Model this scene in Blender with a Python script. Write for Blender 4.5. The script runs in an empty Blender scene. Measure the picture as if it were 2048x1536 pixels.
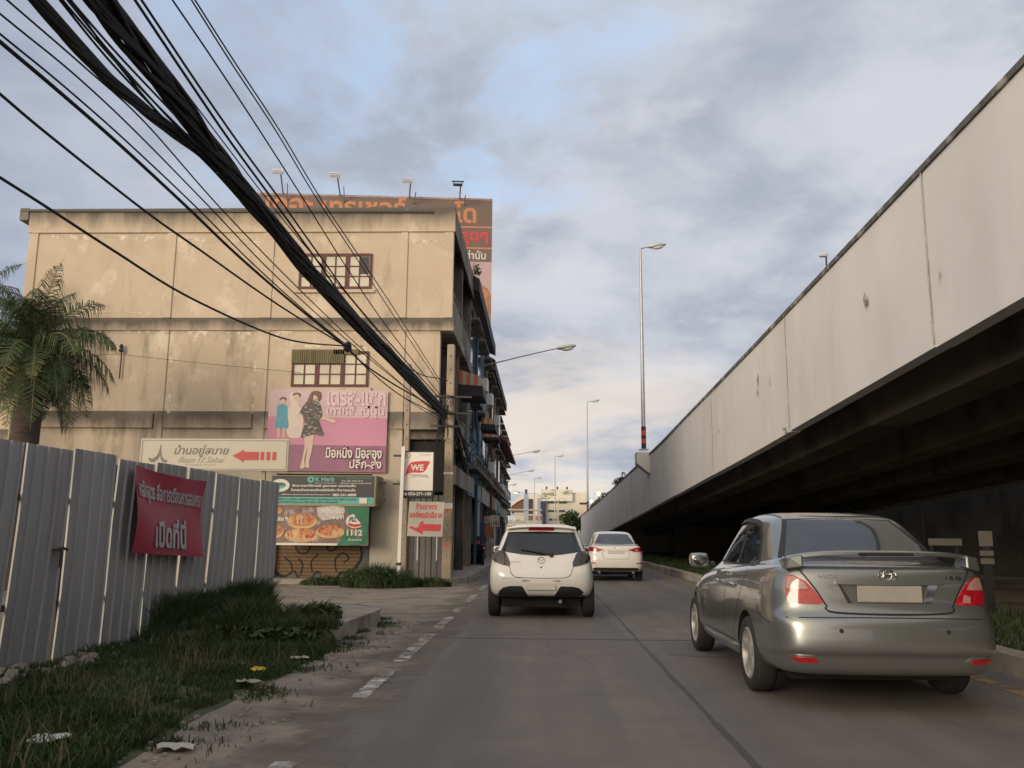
import bpy, bmesh, math, random
from math import sin, cos, pi, radians, sqrt
from mathutils import Vector, Matrix, geometry
from mathutils.bvhtree import BVHTree

random.seed(7)
SC = bpy.context.scene
C = SC.collection

# ------------------------------------------------------------------ camera
FPX = 1750.0
CAM_H = 1.3
PITCH, YAW, ROLL = math.atan(304 / FPX), radians(1.97), radians(0.47)
camd = bpy.data.cameras.new('camera')
camd.sensor_width = 36.0
camd.lens = FPX * 36.0 / 2048.0
camd.clip_start = 0.1
camd.clip_end = 3000
cam = bpy.data.objects.new('camera', camd)
C.objects.link(cam)
CR = Matrix.Rotation(YAW, 3, 'Z') @ Matrix.Rotation(pi / 2 + PITCH, 3, 'X') @ Matrix.Rotation(ROLL, 3, 'Z')
cam.matrix_world = Matrix.Translation((0, 0, CAM_H)) @ CR.to_4x4()
SC.camera = cam

# ------------------------------------------------------------------ exposure, sun, sky
SC.view_settings.view_transform = 'Standard'
SC.view_settings.look = 'None'
SC.view_settings.exposure = 0.0
SC.view_settings.gamma = 1.0
SUN_EL = radians(11)
SUN_AZ = math.atan2(-0.80, -0.60)              # low in the west: behind the camera, a little to the left
SUN = Vector((cos(SUN_EL) * cos(SUN_AZ), cos(SUN_EL) * sin(SUN_AZ), sin(SUN_EL)))
sund = bpy.data.lights.new('sun', 'SUN')
sund.energy = 1.75
sund.angle = radians(22)
sund.color = (1.0, 0.85, 0.68)
suno = bpy.data.objects.new('sun', sund)
suno.rotation_euler = SUN.to_track_quat('Z', 'Y').to_euler()
suno.location = (-20, -30, 30)
C.objects.link(suno)


def build_world():
    w = bpy.data.worlds.new('World')
    SC.world = w
    w.use_nodes = True
    nt = w.node_tree
    N, L = nt.nodes, nt.links
    bg = N['Background']
    bg.inputs['Strength'].default_value = 0.1

    def nd(t, **k):
        n = N.new(t)
        for a, b in k.items():
            setattr(n, a, b)
        return n

    def M(op, a, b=None, clamp=False):
        n = nd('ShaderNodeMath', operation=op)
        n.use_clamp = clamp
        for i, v in enumerate((a, b)):
            if v is None:
                continue
            if isinstance(v, (int, float)):
                n.inputs[i].default_value = v
            else:
                L.new(v, n.inputs[i])
        return n.outputs[0]

    def dot(vec):
        n = nd('ShaderNodeVectorMath', operation='DOT_PRODUCT')
        L.new(D, n.inputs[0])
        n.inputs[1].default_value = vec
        return n.outputs['Value']

    def noise(vec, scale, detail, rough, dist=0.0):
        n = nd('ShaderNodeTexNoise')
        L.new(vec, n.inputs['Vector'])
        n.inputs['Scale'].default_value = scale
        n.inputs['Detail'].default_value = detail
        n.inputs['Roughness'].default_value = rough
        n.inputs['Distortion'].default_value = dist
        return n.outputs['Fac']

    def ramp(v, lo, hi, smooth=True):
        n = nd('ShaderNodeMapRange', interpolation_type='SMOOTHSTEP' if smooth else 'LINEAR')
        L.new(v, n.inputs[0])
        n.inputs[1].default_value = lo
        n.inputs[2].default_value = hi
        return n.outputs[0]

    def mix(f, a, b, blend='MIX'):
        n = nd('ShaderNodeMix', data_type='RGBA', blend_type=blend)
        if isinstance(f, float):
            n.inputs[0].default_value = f
        else:
            L.new(f, n.inputs[0])
        for i, v in ((6, a), (7, b)):
            if isinstance(v, tuple):
                n.inputs[i].default_value = (*v, 1)
            else:
                L.new(v, n.inputs[i])
        return n.outputs[2]

    tc = nd('ShaderNodeTexCoord')
    D = tc.outputs['Generated']
    sky = nd('ShaderNodeTexSky', sky_type='NISHITA')
    sky.sun_disc = False
    sky.sun_elevation = SUN_EL
    sky.sun_rotation = math.atan2(SUN.x, SUN.y)
    sky.dust_density = 2.0
    sep = nd('ShaderNodeSeparateXYZ')
    L.new(D, sep.inputs[0])
    z = M('MAXIMUM', sep.outputs['Z'], 0.0)
    den = M('ADD', z, 0.26)
    cmb = nd('ShaderNodeCombineXYZ')
    L.new(M('DIVIDE', sep.outputs['X'], den), cmb.inputs[0])
    L.new(M('DIVIDE', sep.outputs['Y'], den), cmb.inputs[1])
    P = cmb.outputs[0]
    big = noise(P, 0.8, 4, 0.5, 0.3)
    fine = noise(P, 2.6, 9, 0.57, 0.25)
    mid = M('ADD', M('MULTIPLY', big, 0.5), M('MULTIPLY', fine, 0.5))
    # cloud body: lavender grey bellies, paler tops
    shade = ramp(mid, 0.42, 0.585)
    cloud = mix(shade, (4.1, 4.5, 5.4), (6.5, 6.7, 7.35))
    puff = ramp(noise(P, 4.6, 8, 0.56, 0.3), 0.53, 0.68)
    cloud = mix(M('MULTIPLY', puff, 0.45), cloud, (7.2, 7.25, 7.6))
    # blue openings where the deck is thin, high above the street
    gapc = Vector((-0.12, 0.83, 0.53)).normalized()
    g1 = ramp(dot(gapc), 0.94, 0.998)
    gap = M('MULTIPLY', ramp(M('ADD', fine, M('MULTIPLY', g1, 0.13)), 0.56, 0.74), ramp(g1, 0.0, 0.4), clamp=True)
    blue = mix(0.4, (4.0, 5.9, 8.6), sky.outputs[0], 'ADD')
    col = mix(M('MULTIPLY', gap, 0.65), cloud, blue)
    # the deck thins out to a bright haze low down and shows warm lit cloud banks near the horizon
    low = ramp(sep.outputs['Z'], 0.36, 0.06)
    bank = M('MULTIPLY', ramp(noise(P, 1.2, 7, 0.55, 0.4), 0.45, 0.56), low)
    bankdir = ramp(dot(Vector((-0.06, 0.99, 0.11)).normalized()), 0.93, 1.0)
    col = mix(M('MULTIPLY', bank, M('ADD', M('MULTIPLY', bankdir, 0.75), 0.15)), col, (8.9, 7.9, 6.8))
    # left (away from the sunset light) the deck is a darker blue grey
    leftd = ramp(dot(Vector((-0.93, 0.33, 0.12)).normalized()), 0.35, 0.95)
    col = mix(M('MULTIPLY', leftd, 0.55), col, (3.1, 3.8, 5.2))
    # western glow around the hidden sun
    glow = ramp(dot(SUN), 0.35, 1.0)
    glow = M('POWER', glow, 2.0)
    col = mix(M('MULTIPLY', glow, 0.9), col, (21.0, 17.4, 12.8))
    L.new(col, bg.inputs['Color'])


build_world()


# ------------------------------------------------------------------ helpers
def ray(x, y):
    return CR @ Vector(((x - 1024) / FPX, -(y - 768) / FPX, -1.0))


def W(x, y, Y):
    d = ray(x, y)
    return Vector((0, 0, CAM_H)) + d * (Y / d.y)


def G(x, y, z=0.0):
    d = ray(x, y)
    return Vector((0, 0, CAM_H)) + d * ((z - CAM_H) / d.z)


def XP(x, y, c):
    d = ray(x, y)
    return Vector((0, 0, CAM_H)) + d * (c / d.x)


def tag(o, label=None, cat=None, group=None, kind=None):
    if label: o['label'] = label
    if cat: o['category'] = cat
    if group: o['group'] = group
    if kind: o['kind'] = kind
    return o


def thing(name, label, cat, loc=(0, 0, 0), rz=0.0, group=None):
    o = bpy.data.objects.new(name, None)
    o.empty_display_size = 0.2
    o.location = loc
    o.rotation_euler = (0, 0, rz)
    C.objects.link(o)
    return tag(o, label, cat, group)


def copy_tree(o, parent=None):
    c = o.copy()
    C.objects.link(c)
    c.parent = parent
    for ch in o.children:
        copy_tree(ch, c)
    return c


class MB:
    def __init__(self):
        self.v, self.f = [], []

    def add(self, vs, fs):
        n = len(self.v)
        self.v += [tuple(p) for p in vs]
        self.f += [tuple(i + n for i in f) for f in fs]
        return self

    def box(self, x0, x1, y0, y1, z0, z1):
        vs = [(x, y, z) for z in (z0, z1) for y in (y0, y1) for x in (x0, x1)]
        return self.add(vs, [(0, 2, 3, 1), (4, 5, 7, 6), (0, 1, 5, 4), (2, 6, 7, 3), (0, 4, 6, 2), (1, 3, 7, 5)])

    def obox(self, c, sx, sy, sz, R=None):
        R = R or Matrix.Identity(3)
        c = Vector(c)
        vs = [c + R @ Vector((x, y, z)) for z in (-sz / 2, sz / 2) for y in (-sy / 2, sy / 2) for x in (-sx / 2, sx / 2)]
        return self.add(vs, [(0, 2, 3, 1), (4, 5, 7, 6), (0, 1, 5, 4), (2, 6, 7, 3), (0, 4, 6, 2), (1, 3, 7, 5)])

    def bar(self, p, q, w, h=None, up=(0, 0, 1)):
        p, q = Vector(p), Vector(q)
        h = h or w
        d = (q - p)
        L = d.length
        d.normalize()
        u = Vector(up)
        if abs(d.dot(u)) > 0.98:
            u = Vector((0, 1, 0))
        s = d.cross(u).normalized()
        t = s.cross(d).normalized()
        R = Matrix((s, d, t)).transposed()
        return self.obox((p + q) / 2, w, L, h, R)

    def tube(self, pts, r, n=8, caps=True):
        pts = [Vector(p) for p in pts]
        rs = r if isinstance(r, (list, tuple)) else [r] * len(pts)
        vs, fs = [], []
        t0 = (pts[1] - pts[0]).normalized()
        u = t0.cross(Vector((0, 0, 1)))
        if u.length < 1e-3:
            u = t0.cross(Vector((0, 1, 0)))
        u.normalize()
        for i, p in enumerate(pts):
            a = pts[max(i - 1, 0)]
            b = pts[min(i + 1, len(pts) - 1)]
            t = (b - a).normalized()
            u = (u - t * u.dot(t)).normalized()
            w = t.cross(u)
            for k in range(n):
                an = 2 * pi * k / n
                vs.append(p + (u * cos(an) + w * sin(an)) * rs[i])
        for i in range(len(pts) - 1):
            for k in range(n):
                k2 = (k + 1) % n
                fs.append((i * n + k, i * n + k2, (i + 1) * n + k2, (i + 1) * n + k))
        if caps:
            fs.append(tuple(range(n - 1, -1, -1)))
            fs.append(tuple((len(pts) - 1) * n + k for k in range(n)))
        return self.add(vs, fs)

    def lathe(self, prof, n=24, axis='Z', c=(0, 0, 0), caps=True):
        """prof: list of (r, h)"""
        c = Vector(c)
        vs, fs = [], []
        for r, h in prof:
            for k in range(n):
                a = 2 * pi * k / n
                if axis == 'Z':
                    p = Vector((r * cos(a), r * sin(a), h))
                elif axis == 'X':
                    p = Vector((h, r * cos(a), r * sin(a)))
                else:
                    p = Vector((r * sin(a), h, r * cos(a)))
                vs.append(c + p)
        m = len(prof)
        for i in range(m - 1):
            for k in range(n):
                k2 = (k + 1) % n
                fs.append((i * n + k, i * n + k2, (i + 1) * n + k2, (i + 1) * n + k))
        if caps:
            fs.append(tuple(range(n - 1, -1, -1)))
            fs.append(tuple((m - 1) * n + k for k in range(n)))
        return self.add(vs, fs)

    def prism(self, poly, o, ux, uy, un, depth):
        """poly in (ux, uy) plane at o, extruded by depth along -un (front face at un side)"""
        o, ux, uy, un = Vector(o), Vector(ux), Vector(uy), Vector(un)
        n = len(poly)
        fr = [o + ux * a + uy * b for a, b in poly]
        bk = [p - un * depth for p in fr]
        fs = [tuple(range(n)), tuple(range(2 * n - 1, n - 1, -1))]
        for i in range(n):
            j = (i + 1) % n
            fs.append((i, i + n, j + n, j))
        return self.add(fr + bk, fs)

    def ellipsoid(self, c, rx, ry, rz, R=None, n=14, m=9):
        R = R or Matrix.Identity(3)
        c = Vector(c)
        vs, fs = [], []
        for i in range(m + 1):
            a = pi * i / m
            for k in range(n):
                b = 2 * pi * k / n
                vs.append(c + R @ Vector((rx * sin(a) * cos(b), ry * sin(a) * sin(b), rz * cos(a))))
        for i in range(m):
            for k in range(n):
                k2 = (k + 1) % n
                fs.append((i * n + k, (i + 1) * n + k, (i + 1) * n + k2, i * n + k2))
        return self.add(vs, fs)

    def build(self, name, mat, parent=None, smooth=False, bevel=0.0, fix=True, angle=35):
        me = bpy.data.meshes.new(name)
        me.from_pydata(self.v, [], self.f)
        if fix or bevel:
            bm = bmesh.new()
            bm.from_mesh(me)
            if fix:
                bmesh.ops.recalc_face_normals(bm, faces=bm.faces)
            if bevel:
                es = [e for e in bm.edges if e.is_manifold and e.calc_face_angle(0) > radians(40)]
                bmesh.ops.bevel(bm, geom=es, offset=bevel, segments=1, affect='EDGES', clamp_overlap=True)
            bm.to_mesh(me)
            bm.free()
        me.update()
        if mat is not None:
            me.materials.append(mat)
        if smooth:
            me.polygons.foreach_set('use_smooth', [True] * len(me.polygons))
            if angle < 180:
                me.set_sharp_from_angle(angle=radians(angle))
        o = bpy.data.objects.new(name, me)
        C.objects.link(o)
        o.parent = parent
        return o


def catmull(pts, k=6, closed=False):
    pts = [Vector(p) for p in pts]
    n = len(pts)
    out = []
    rng = range(n if closed else n - 1)
    for i in rng:
        if closed:
            p0, p1, p2, p3 = pts[i - 1], pts[i], pts[(i + 1) % n], pts[(i + 2) % n]
        else:
            p1, p2 = pts[i], pts[i + 1]
            p0 = pts[i - 1] if i > 0 else p1 * 2 - p2
            p3 = pts[i + 2] if i + 2 < n else p2 * 2 - p1
        for j in range(k):
            t = j / k
            out.append(0.5 * ((2 * p1) + (p2 - p0) * t + (2 * p0 - 5 * p1 + 4 * p2 - p3) * t * t + (3 * p1 - p0 - 3 * p2 + p3) * t ** 3))
    if not closed:
        out.append(pts[-1])
    return out


# ------------------------------------------------------------------ materials
MATS = {}


def mat(name, col, rough=0.7, var=0.12, scale=4.0, metal=0.0, bump=0.0, bscale=None, spec=0.5, coat=0.0, stretch=(1, 1, 1),
        second=None, sscale=1.2, slo=0.5, shi=0.62, sstretch=(1, 1, 1), emit=None, estr=0.0, detail=6, flake=0.0, coords='Object', srough=None):
    """procedural surface: base colour broken up by noise, an optional second colour in patches, optional bump"""
    if name in MATS:
        return MATS[name]
    m = bpy.data.materials.new(name)
    m.use_nodes = True
    nt = m.node_tree
    N, L = nt.nodes, nt.links
    b = N['Principled BSDF']
    b.inputs['Roughness'].default_value = rough
    b.inputs['Metallic'].default_value = metal
    b.inputs['Specular IOR Level'].default_value = spec
    if coat:
        b.inputs['Coat Weight'].default_value = coat
        b.inputs['Coat Roughness'].default_value = 0.04
    tc = N.new('ShaderNodeTexCoord')

    def noise(sc, st, det=detail):
        mp = N.new('ShaderNodeMapping')
        mp.inputs['Scale'].default_value = st
        L.new(tc.outputs[coords], mp.inputs[0])
        n = N.new('ShaderNodeTexNoise')
        n.inputs['Scale'].default_value = sc
        n.inputs['Detail'].default_value = det
        n.inputs['Roughness'].default_value = 0.6
        L.new(mp.outputs[0], n.inputs['Vector'])
        return n.outputs['Fac']

    def rng(v, a, c, d, e):
        n = N.new('ShaderNodeMapRange')
        L.new(v, n.inputs[0])
        for i, q in enumerate((a, c, d, e)):
            n.inputs[i + 1].default_value = q
        return n.outputs[0]

    def mixc(f, a, c):
        n = N.new('ShaderNodeMix')
        n.data_type = 'RGBA'
        L.new(f, n.inputs[0])
        for i, v in ((6, a), (7, c)):
            if isinstance(v, tuple):
                n.inputs[i].default_value = (*v, 1)
            else:
                L.new(v, n.inputs[i])
        return n.outputs[2]
    lo = tuple(max(0, x * (1 - var)) for x in col)
    hi = tuple(min(1, x * (1 + var)) for x in col)
    fac = rng(noise(scale, stretch), 0.3, 0.7, 0, 1)
    c = mixc(fac, lo, hi)
    if second:
        f2 = rng(noise(sscale, sstretch, 8), slo, shi, 0, 1)
        c = mixc(f2, c, second)
        if srough is not None:
            L.new(rng(f2, 0, 1, rough, srough), b.inputs['Roughness'])
    L.new(c, b.inputs['Base Color'])
    if bump:
        bn = N.new('ShaderNodeBump')
        bn.inputs['Strength'].default_value = bump
        bn.inputs['Distance'].default_value = 0.02
        L.new(noise(bscale or scale * 6, stretch, 6), bn.inputs['Height'])
        L.new(bn.outputs[0], b.inputs['Normal'])
    if emit:
        b.inputs['Emission Color'].default_value = (*emit, 1)
        b.inputs['Emission Strength'].default_value = estr
    MATS[name] = m
    return m


def stain_mat(name, col, stain, zlo, zhi, var=0.1, rough=0.9, light=None, grey=None, gz=(0, 0)):
    """render-plaster wall: vertical streaks of black mould below zhi fading at zlo, pale efflorescence patches, greyer patches towards the bottom"""
    m = mat(name, col, rough=rough, var=var, scale=0.9, bump=0.25, bscale=9, second=light, sscale=1.1, slo=0.56, shi=0.66, sstretch=(1, 1, 1))
    nt = m.node_tree
    N, L = nt.nodes, nt.links
    b = N['Principled BSDF']
    src = b.inputs['Base Color'].links[0].from_socket
    tc = N.new('ShaderNodeTexCoord')
    sep = N.new('ShaderNodeSeparateXYZ')
    L.new(tc.outputs['Object'], sep.inputs[0])

    def mrange(v, a, c, d=0.0, e=1.0):
        n = N.new('ShaderNodeMapRange')
        L.new(v, n.inputs[0])
        for i, q in enumerate((a, c, d, e)):
            n.inputs[i + 1].default_value = q
        return n.outputs[0]

    def noise(sc, st):
        mp = N.new('ShaderNodeMapping')
        mp.inputs['Scale'].default_value = st
        L.new(tc.outputs['Object'], mp.inputs[0])
        n = N.new('ShaderNodeTexNoise')
        n.inputs['Scale'].default_value = sc
        n.inputs['Detail'].default_value = 8
        n.inputs['Roughness'].default_value = 0.65
        L.new(mp.outputs[0], n.inputs['Vector'])
        return n.outputs['Fac']

    def math(op, a, c):
        n = N.new('ShaderNodeMath')
        n.operation = op
        n.use_clamp = True
        for i, v in enumerate((a, c)):
            if isinstance(v, (int, float)):
                n.inputs[i].default_value = v
            else:
                L.new(v, n.inputs[i])
        return n.outputs[0]

    def mixc(f, a, c):
        n = N.new('ShaderNodeMix')
        n.data_type = 'RGBA'
        L.new(f, n.inputs[0])
        L.new(a, n.inputs[6])
        n.inputs[7].default_value = (*c, 1)
        return n.outputs[2]
    for (a, z) in zip(zlo, zhi):
        streak = math('ADD', math('MULTIPLY', noise(2.2, (1, 1, 0.22)), 0.6), math('MULTIPLY', noise(0.5, (1, 1, 0.5)), 0.4))
        top = mrange(sep.outputs['Z'], a, z)
        above = mrange(sep.outputs['Z'], z + 0.06, z + 0.01)
        f = mrange(math('MULTIPLY', math('MULTIPLY', math('ADD', math('MULTIPLY', top, 0.55), streak), above), 1.0), 0.53, 0.95)
        src = mixc(math('MULTIPLY', f, 0.9), src, stain)
    if grey:
        f = math('MULTIPLY', mrange(sep.outputs['Z'], gz[1], gz[0]), mrange(noise(0.28, (1, 1, 1)), 0.42, 0.58))
        src = mixc(math('MULTIPLY', f, 0.75), src, grey)
    L.new(src, b.inputs['Base Color'])
    return m


asphalt_dark = mat('soot_black', (0.02, 0.02, 0.022), rough=0.9)
m_concrete = mat('weathered_concrete', (0.34, 0.30, 0.25), rough=0.9, var=0.2, scale=1.5, bump=0.3, second=(0.14, 0.12, 0.10), sscale=0.7, slo=0.52, shi=0.75, sstretch=(1, 1, 0.35))
m_poleconc = mat('pole_concrete', (0.36, 0.29, 0.21), rough=0.9, var=0.18, scale=3, bump=0.2, second=(0.2, 0.17, 0.14), sscale=2, slo=0.55, shi=0.7, sstretch=(1, 1, 0.2))
m_steel = mat('galvanised_steel', (0.42, 0.43, 0.44), rough=0.45, metal=0.7, var=0.1, scale=6)
m_lampmetal = mat('lamp_paint', (0.55, 0.55, 0.53), rough=0.45, metal=0.3, var=0.08)
m_lampglass = mat('lamp_glass', (0.75, 0.75, 0.70), rough=0.2, var=0.04)
m_black = mat('black_metal', (0.025, 0.025, 0.028), rough=0.5, var=0.1)
m_rubber = mat('cable_rubber', (0.018, 0.018, 0.02), rough=0.7, var=0.2, scale=3)
m_white = mat('white_paint', (0.74, 0.72, 0.68), rough=0.5, var=0.05, scale=2)
m_wood = mat('dark_red_wood', (0.12, 0.045, 0.04), rough=0.7, var=0.3, scale=6, stretch=(4, 4, 1))
m_litglass = mat('frosted_pane', (0.60, 0.55, 0.42), rough=0.25, var=0.18, scale=1.2)
m_darkglass = mat('dark_pane', (0.03, 0.035, 0.04), rough=0.08, var=0.2, scale=1.0)
m_red = mat('red_paint', (0.55, 0.03, 0.03), rough=0.5, var=0.1)
m_emwarm = mat('lit_lamp', (1, 0.8, 0.5), emit=(1.0, 0.62, 0.28), estr=2.2)


def stripes(name, a, c, period, axis='Y', thr=.5):
    m = mat(name, a, rough=.8, var=.06)
    nt = m.node_tree
    N, L = nt.nodes, nt.links
    bs = N['Principled BSDF']
    src = bs.inputs['Base Color'].links[0].from_socket
    tc = N.new('ShaderNodeTexCoord')
    sep = N.new('ShaderNodeSeparateXYZ')
    L.new(tc.outputs['Object'], sep.inputs[0])
    mu = N.new('ShaderNodeMath'); mu.operation = 'MULTIPLY'
    L.new(sep.outputs[axis], mu.inputs[0]); mu.inputs[1].default_value = 1 / period
    fr = N.new('ShaderNodeMath'); fr.operation = 'FRACT'
    L.new(mu.outputs[0], fr.inputs[0])
    gt = N.new('ShaderNodeMath'); gt.operation = 'GREATER_THAN'
    L.new(fr.outputs[0], gt.inputs[0]); gt.inputs[1].default_value = thr
    mx = N.new('ShaderNodeMix'); mx.data_type = 'RGBA'
    L.new(gt.outputs[0], mx.inputs[0]); L.new(src, mx.inputs[6]); mx.inputs[7].default_value = (*c, 1)
    L.new(mx.outputs[2], bs.inputs['Base Color'])
    return m



# ------------------------------------------------------------------ flat boards with lettering
TEXT_CACHE = {}


def text_mesh(s, bold):
    key = (s, bold)
    if key in TEXT_CACHE:
        return TEXT_CACHE[key]
    cu = bpy.data.curves.new('lettering', 'FONT')
    cu.body = s
    cu.size = 1.0
    cu.offset = bold
    cu.resolution_u = 4
    o = bpy.data.objects.new('lettering', cu)
    C.objects.link(o)
    dg = bpy.context.evaluated_depsgraph_get()
    me = bpy.data.meshes.new_from_object(o.evaluated_get(dg))
    vs = [(v.co.x, v.co.y) for v in me.vertices]
    fs = [tuple(p.vertices) for p in me.polygons]
    bpy.data.objects.remove(o)
    bpy.data.curves.remove(cu)
    bpy.data.meshes.remove(me)
    TEXT_CACHE[key] = (vs, fs)
    return vs, fs


class Board:
    """a flat sign face: o = lower left corner, ux / uy unit vectors, w x h metres; uv given 0..1"""
    def __init__(self, o, ux, uy, w, h, parent=None, warp=None):
        self.o, self.ux, self.uy, self.w, self.h = Vector(o), Vector(ux).normalized(), Vector(uy).normalized(), w, h
        self.n = self.ux.cross(self.uy).normalized()
        self.parent = parent
        self.k = 0
        self.warp = warp

    def P(self, u, v, lift):
        p = self.o + self.ux * (u * self.w) + self.uy * (v * self.h) + self.n * lift
        if self.warp:
            p = p + self.n * self.warp(u, v) + self.uy * self.warp2(u, v) if hasattr(self, 'warp2') else p + self.n * self.warp(u, v)
        return p

    def lift(self):
        self.k += 1
        return 0.003 + 0.0011 * self.k

    def poly(self, pts, m, name='print', lift=None):
        l = lift if lift is not None else self.lift()
        mb = MB()
        cps = [Vector((a * self.w, b * self.h)) for a, b in pts]
        r = geometry.delaunay_2d_cdt(cps, [], [list(range(len(cps)))], 1, 1e-5)
        mb.add([self.P(p.x / self.w, p.y / self.h, l) for p in r[0]], r[2])
        return mb.build(name, m, self.parent, fix=False)

    def rect(self, u0, v0, u1, v1, m, name='print', lift=None):
        n = 30 if self.warp else 1
        l = lift if lift is not None else self.lift()
        mb = MB()
        vs = [self.P(u0 + (u1 - u0) * i / n, v0 + (v1 - v0) * j / n, l) for j in range(n + 1) for i in range(n + 1)]
        fs = [(j * (n + 1) + i, j * (n + 1) + i + 1, (j + 1) * (n + 1) + i + 1, (j + 1) * (n + 1) + i) for j in range(n) for i in range(n)]
        mb.add(vs, fs)
        return mb.build(name, m, self.parent, fix=False, smooth=bool(self.warp), angle=180)

    def ell(self, u, v, ru, rv, m, name='print', n=22, jit=0.0):
        return self.poly([(u + ru * cos(2 * pi * i / n) * (1 + random.uniform(-jit, jit)), v + rv * sin(2 * pi * i / n) * (1 + random.uniform(-jit, jit))) for i in range(n)], m, name)

    def text(self, s, u0, v0, u1, v1, m, bold=0.02, name='lettering', shear=0.0):
        vs, fs = text_mesh(s, bold)
        xs = [p[0] for p in vs]
        ys = [p[1] for p in vs]
        x0, x1, y0, y1 = min(xs), max(xs), min(ys), max(ys)
        l = self.lift()
        mb = MB()
        out = []
        for x, y in vs:
            a = (x - x0) / (x1 - x0)
            b = (y - y0) / (y1 - y0)
            out.append(self.P(u0 + (u1 - u0) * a + shear * b, v0 + (v1 - v0) * b, l))
        mb.add(out, fs)
        return mb.build(name, m, self.parent, fix=False)


def paint(name, col, rough=0.55, var=0.06, **k):
    return mat(name, col, rough=rough, var=var, **k)

# ================================================================== ground, road, kerbs
def rough_sheet(name, m, x0, x1, y0, y1, z, jl=0.0, jr=0.0, step=0.25, kind='structure', amp=0.0):
    """a strip along the road with wandering left / right edges"""
    mb = MB()
    n = max(2, int((y1 - y0) / step))
    rnd = random.Random(hash(name) % 1000 if False else len(name) * 13)
    a = b = 0.0
    vs, fs = [], []
    cols = 6
    for i in range(n + 1):
        y = y0 + (y1 - y0) * i / n
        a += rnd.uniform(-1, 1) * jl * 0.5
        b += rnd.uniform(-1, 1) * jr * 0.5
        a *= 0.85
        b *= 0.85
        for k in range(cols + 1):
            t = k / cols
            x = (x0 + a) * (1 - t) + (x1 + b) * t
            h = amp * rnd.random() if 0 < k < cols else 0
            vs.append((x, y, z + h))
    for i in range(n):
        for k in range(cols):
            p = i * (cols + 1) + k
            fs.append((p, p + 1, p + cols + 2, p + cols + 1))
    mb.add(vs, fs)
    o = mb.build(name, m, smooth=True, angle=180)
    return tag(o, kind=kind)


def fade(m, axis, lo, hi, nscale, amt=.6, nlo=0.0):
    """wear a thin layer away: opaque beyond hi, gone at lo, with a noisy border"""
    nt = m.node_tree
    N, L = nt.nodes, nt.links
    out = [n for n in N if n.type == 'OUTPUT_MATERIAL'][0]
    b = N['Principled BSDF']
    tc = N.new('ShaderNodeTexCoord')
    sep = N.new('ShaderNodeSeparateXYZ')
    L.new(tc.outputs['Object'], sep.inputs[0])
    g = N.new('ShaderNodeMapRange')
    L.new(sep.outputs[axis], g.inputs[0])
    g.inputs[1].default_value, g.inputs[2].default_value = lo, hi
    nz = N.new('ShaderNodeTexNoise')
    nz.inputs['Scale'].default_value = nscale
    nz.inputs['Detail'].default_value = 9
    nz.inputs['Roughness'].default_value = .7
    L.new(tc.outputs['Object'], nz.inputs['Vector'])
    n2 = N.new('ShaderNodeMapRange')
    L.new(nz.outputs['Fac'], n2.inputs[0])
    n2.inputs[1].default_value, n2.inputs[2].default_value, n2.inputs[3].default_value, n2.inputs[4].default_value = .3, .7, -amt, amt
    ad = N.new('ShaderNodeMath')
    ad.operation = 'ADD'
    ad.use_clamp = True
    L.new(g.outputs[0], ad.inputs[0])
    L.new(n2.outputs[0], ad.inputs[1])
    tr = N.new('ShaderNodeBsdfTransparent')
    mx = N.new('ShaderNodeMixShader')
    L.new(ad.outputs[0], mx.inputs[0])
    L.new(tr.outputs[0], mx.inputs[1])
    L.new(b.outputs[0], mx.inputs[2])
    L.new(mx.outputs[0], out.inputs['Surface'])


m_earth = mat('dry_earth', (0.17, 0.14, 0.10), rough=1.0, var=0.25, scale=0.6, bump=0.4, bscale=8, second=(0.07, 0.085, 0.04), sscale=0.25)
m_road = mat('worn_road', (0.168, 0.152, 0.134), rough=0.82, var=0.16, scale=1.6, bump=0.3, bscale=60, second=(0.105, 0.098, 0.09), sscale=0.75, slo=0.38, shi=0.68, sstretch=(1.5, 0.07, 1))
m_dust = mat('sandy_dust', (0.245, 0.205, 0.165), rough=1.0, var=0.16, scale=2.2, bump=0.6, bscale=14, second=(0.16, 0.14, 0.12), sscale=1.0, slo=0.45, shi=0.65)
m_slab = mat('pavement_slab', (0.30, 0.265, 0.22), rough=0.95, var=0.14, scale=2.5, bump=0.4, bscale=18, second=(0.19, 0.165, 0.135), sscale=1.3)
m_kerb = mat('kerb_concrete', (0.33, 0.29, 0.24), rough=0.95, var=0.18, scale=2.5, bump=0.4, bscale=14, second=(0.2, 0.17, 0.14), sscale=1.6)
m_tar = mat('tar_joint', (0.06, 0.055, 0.05), rough=0.7, var=0.2)
m_line = mat('worn_white_line', (0.50, 0.48, 0.44), rough=0.9, var=0.12, scale=3, second=(0.24, 0.22, 0.2), sscale=4, slo=0.44, shi=0.64)
fade(m_line, 'Z', -1, .75, 5.0, 1.0)
m_yel = mat('worn_yellow_line', (0.46, 0.27, 0.08), rough=0.9, var=0.12, scale=3, second=(0.22, 0.17, 0.12), sscale=3, slo=0.5, shi=0.65)

o = MB().box(-400, 400, -80, 900, -0.4, -0.03).build('ground', m_earth)
tag(o, kind='structure')

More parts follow.
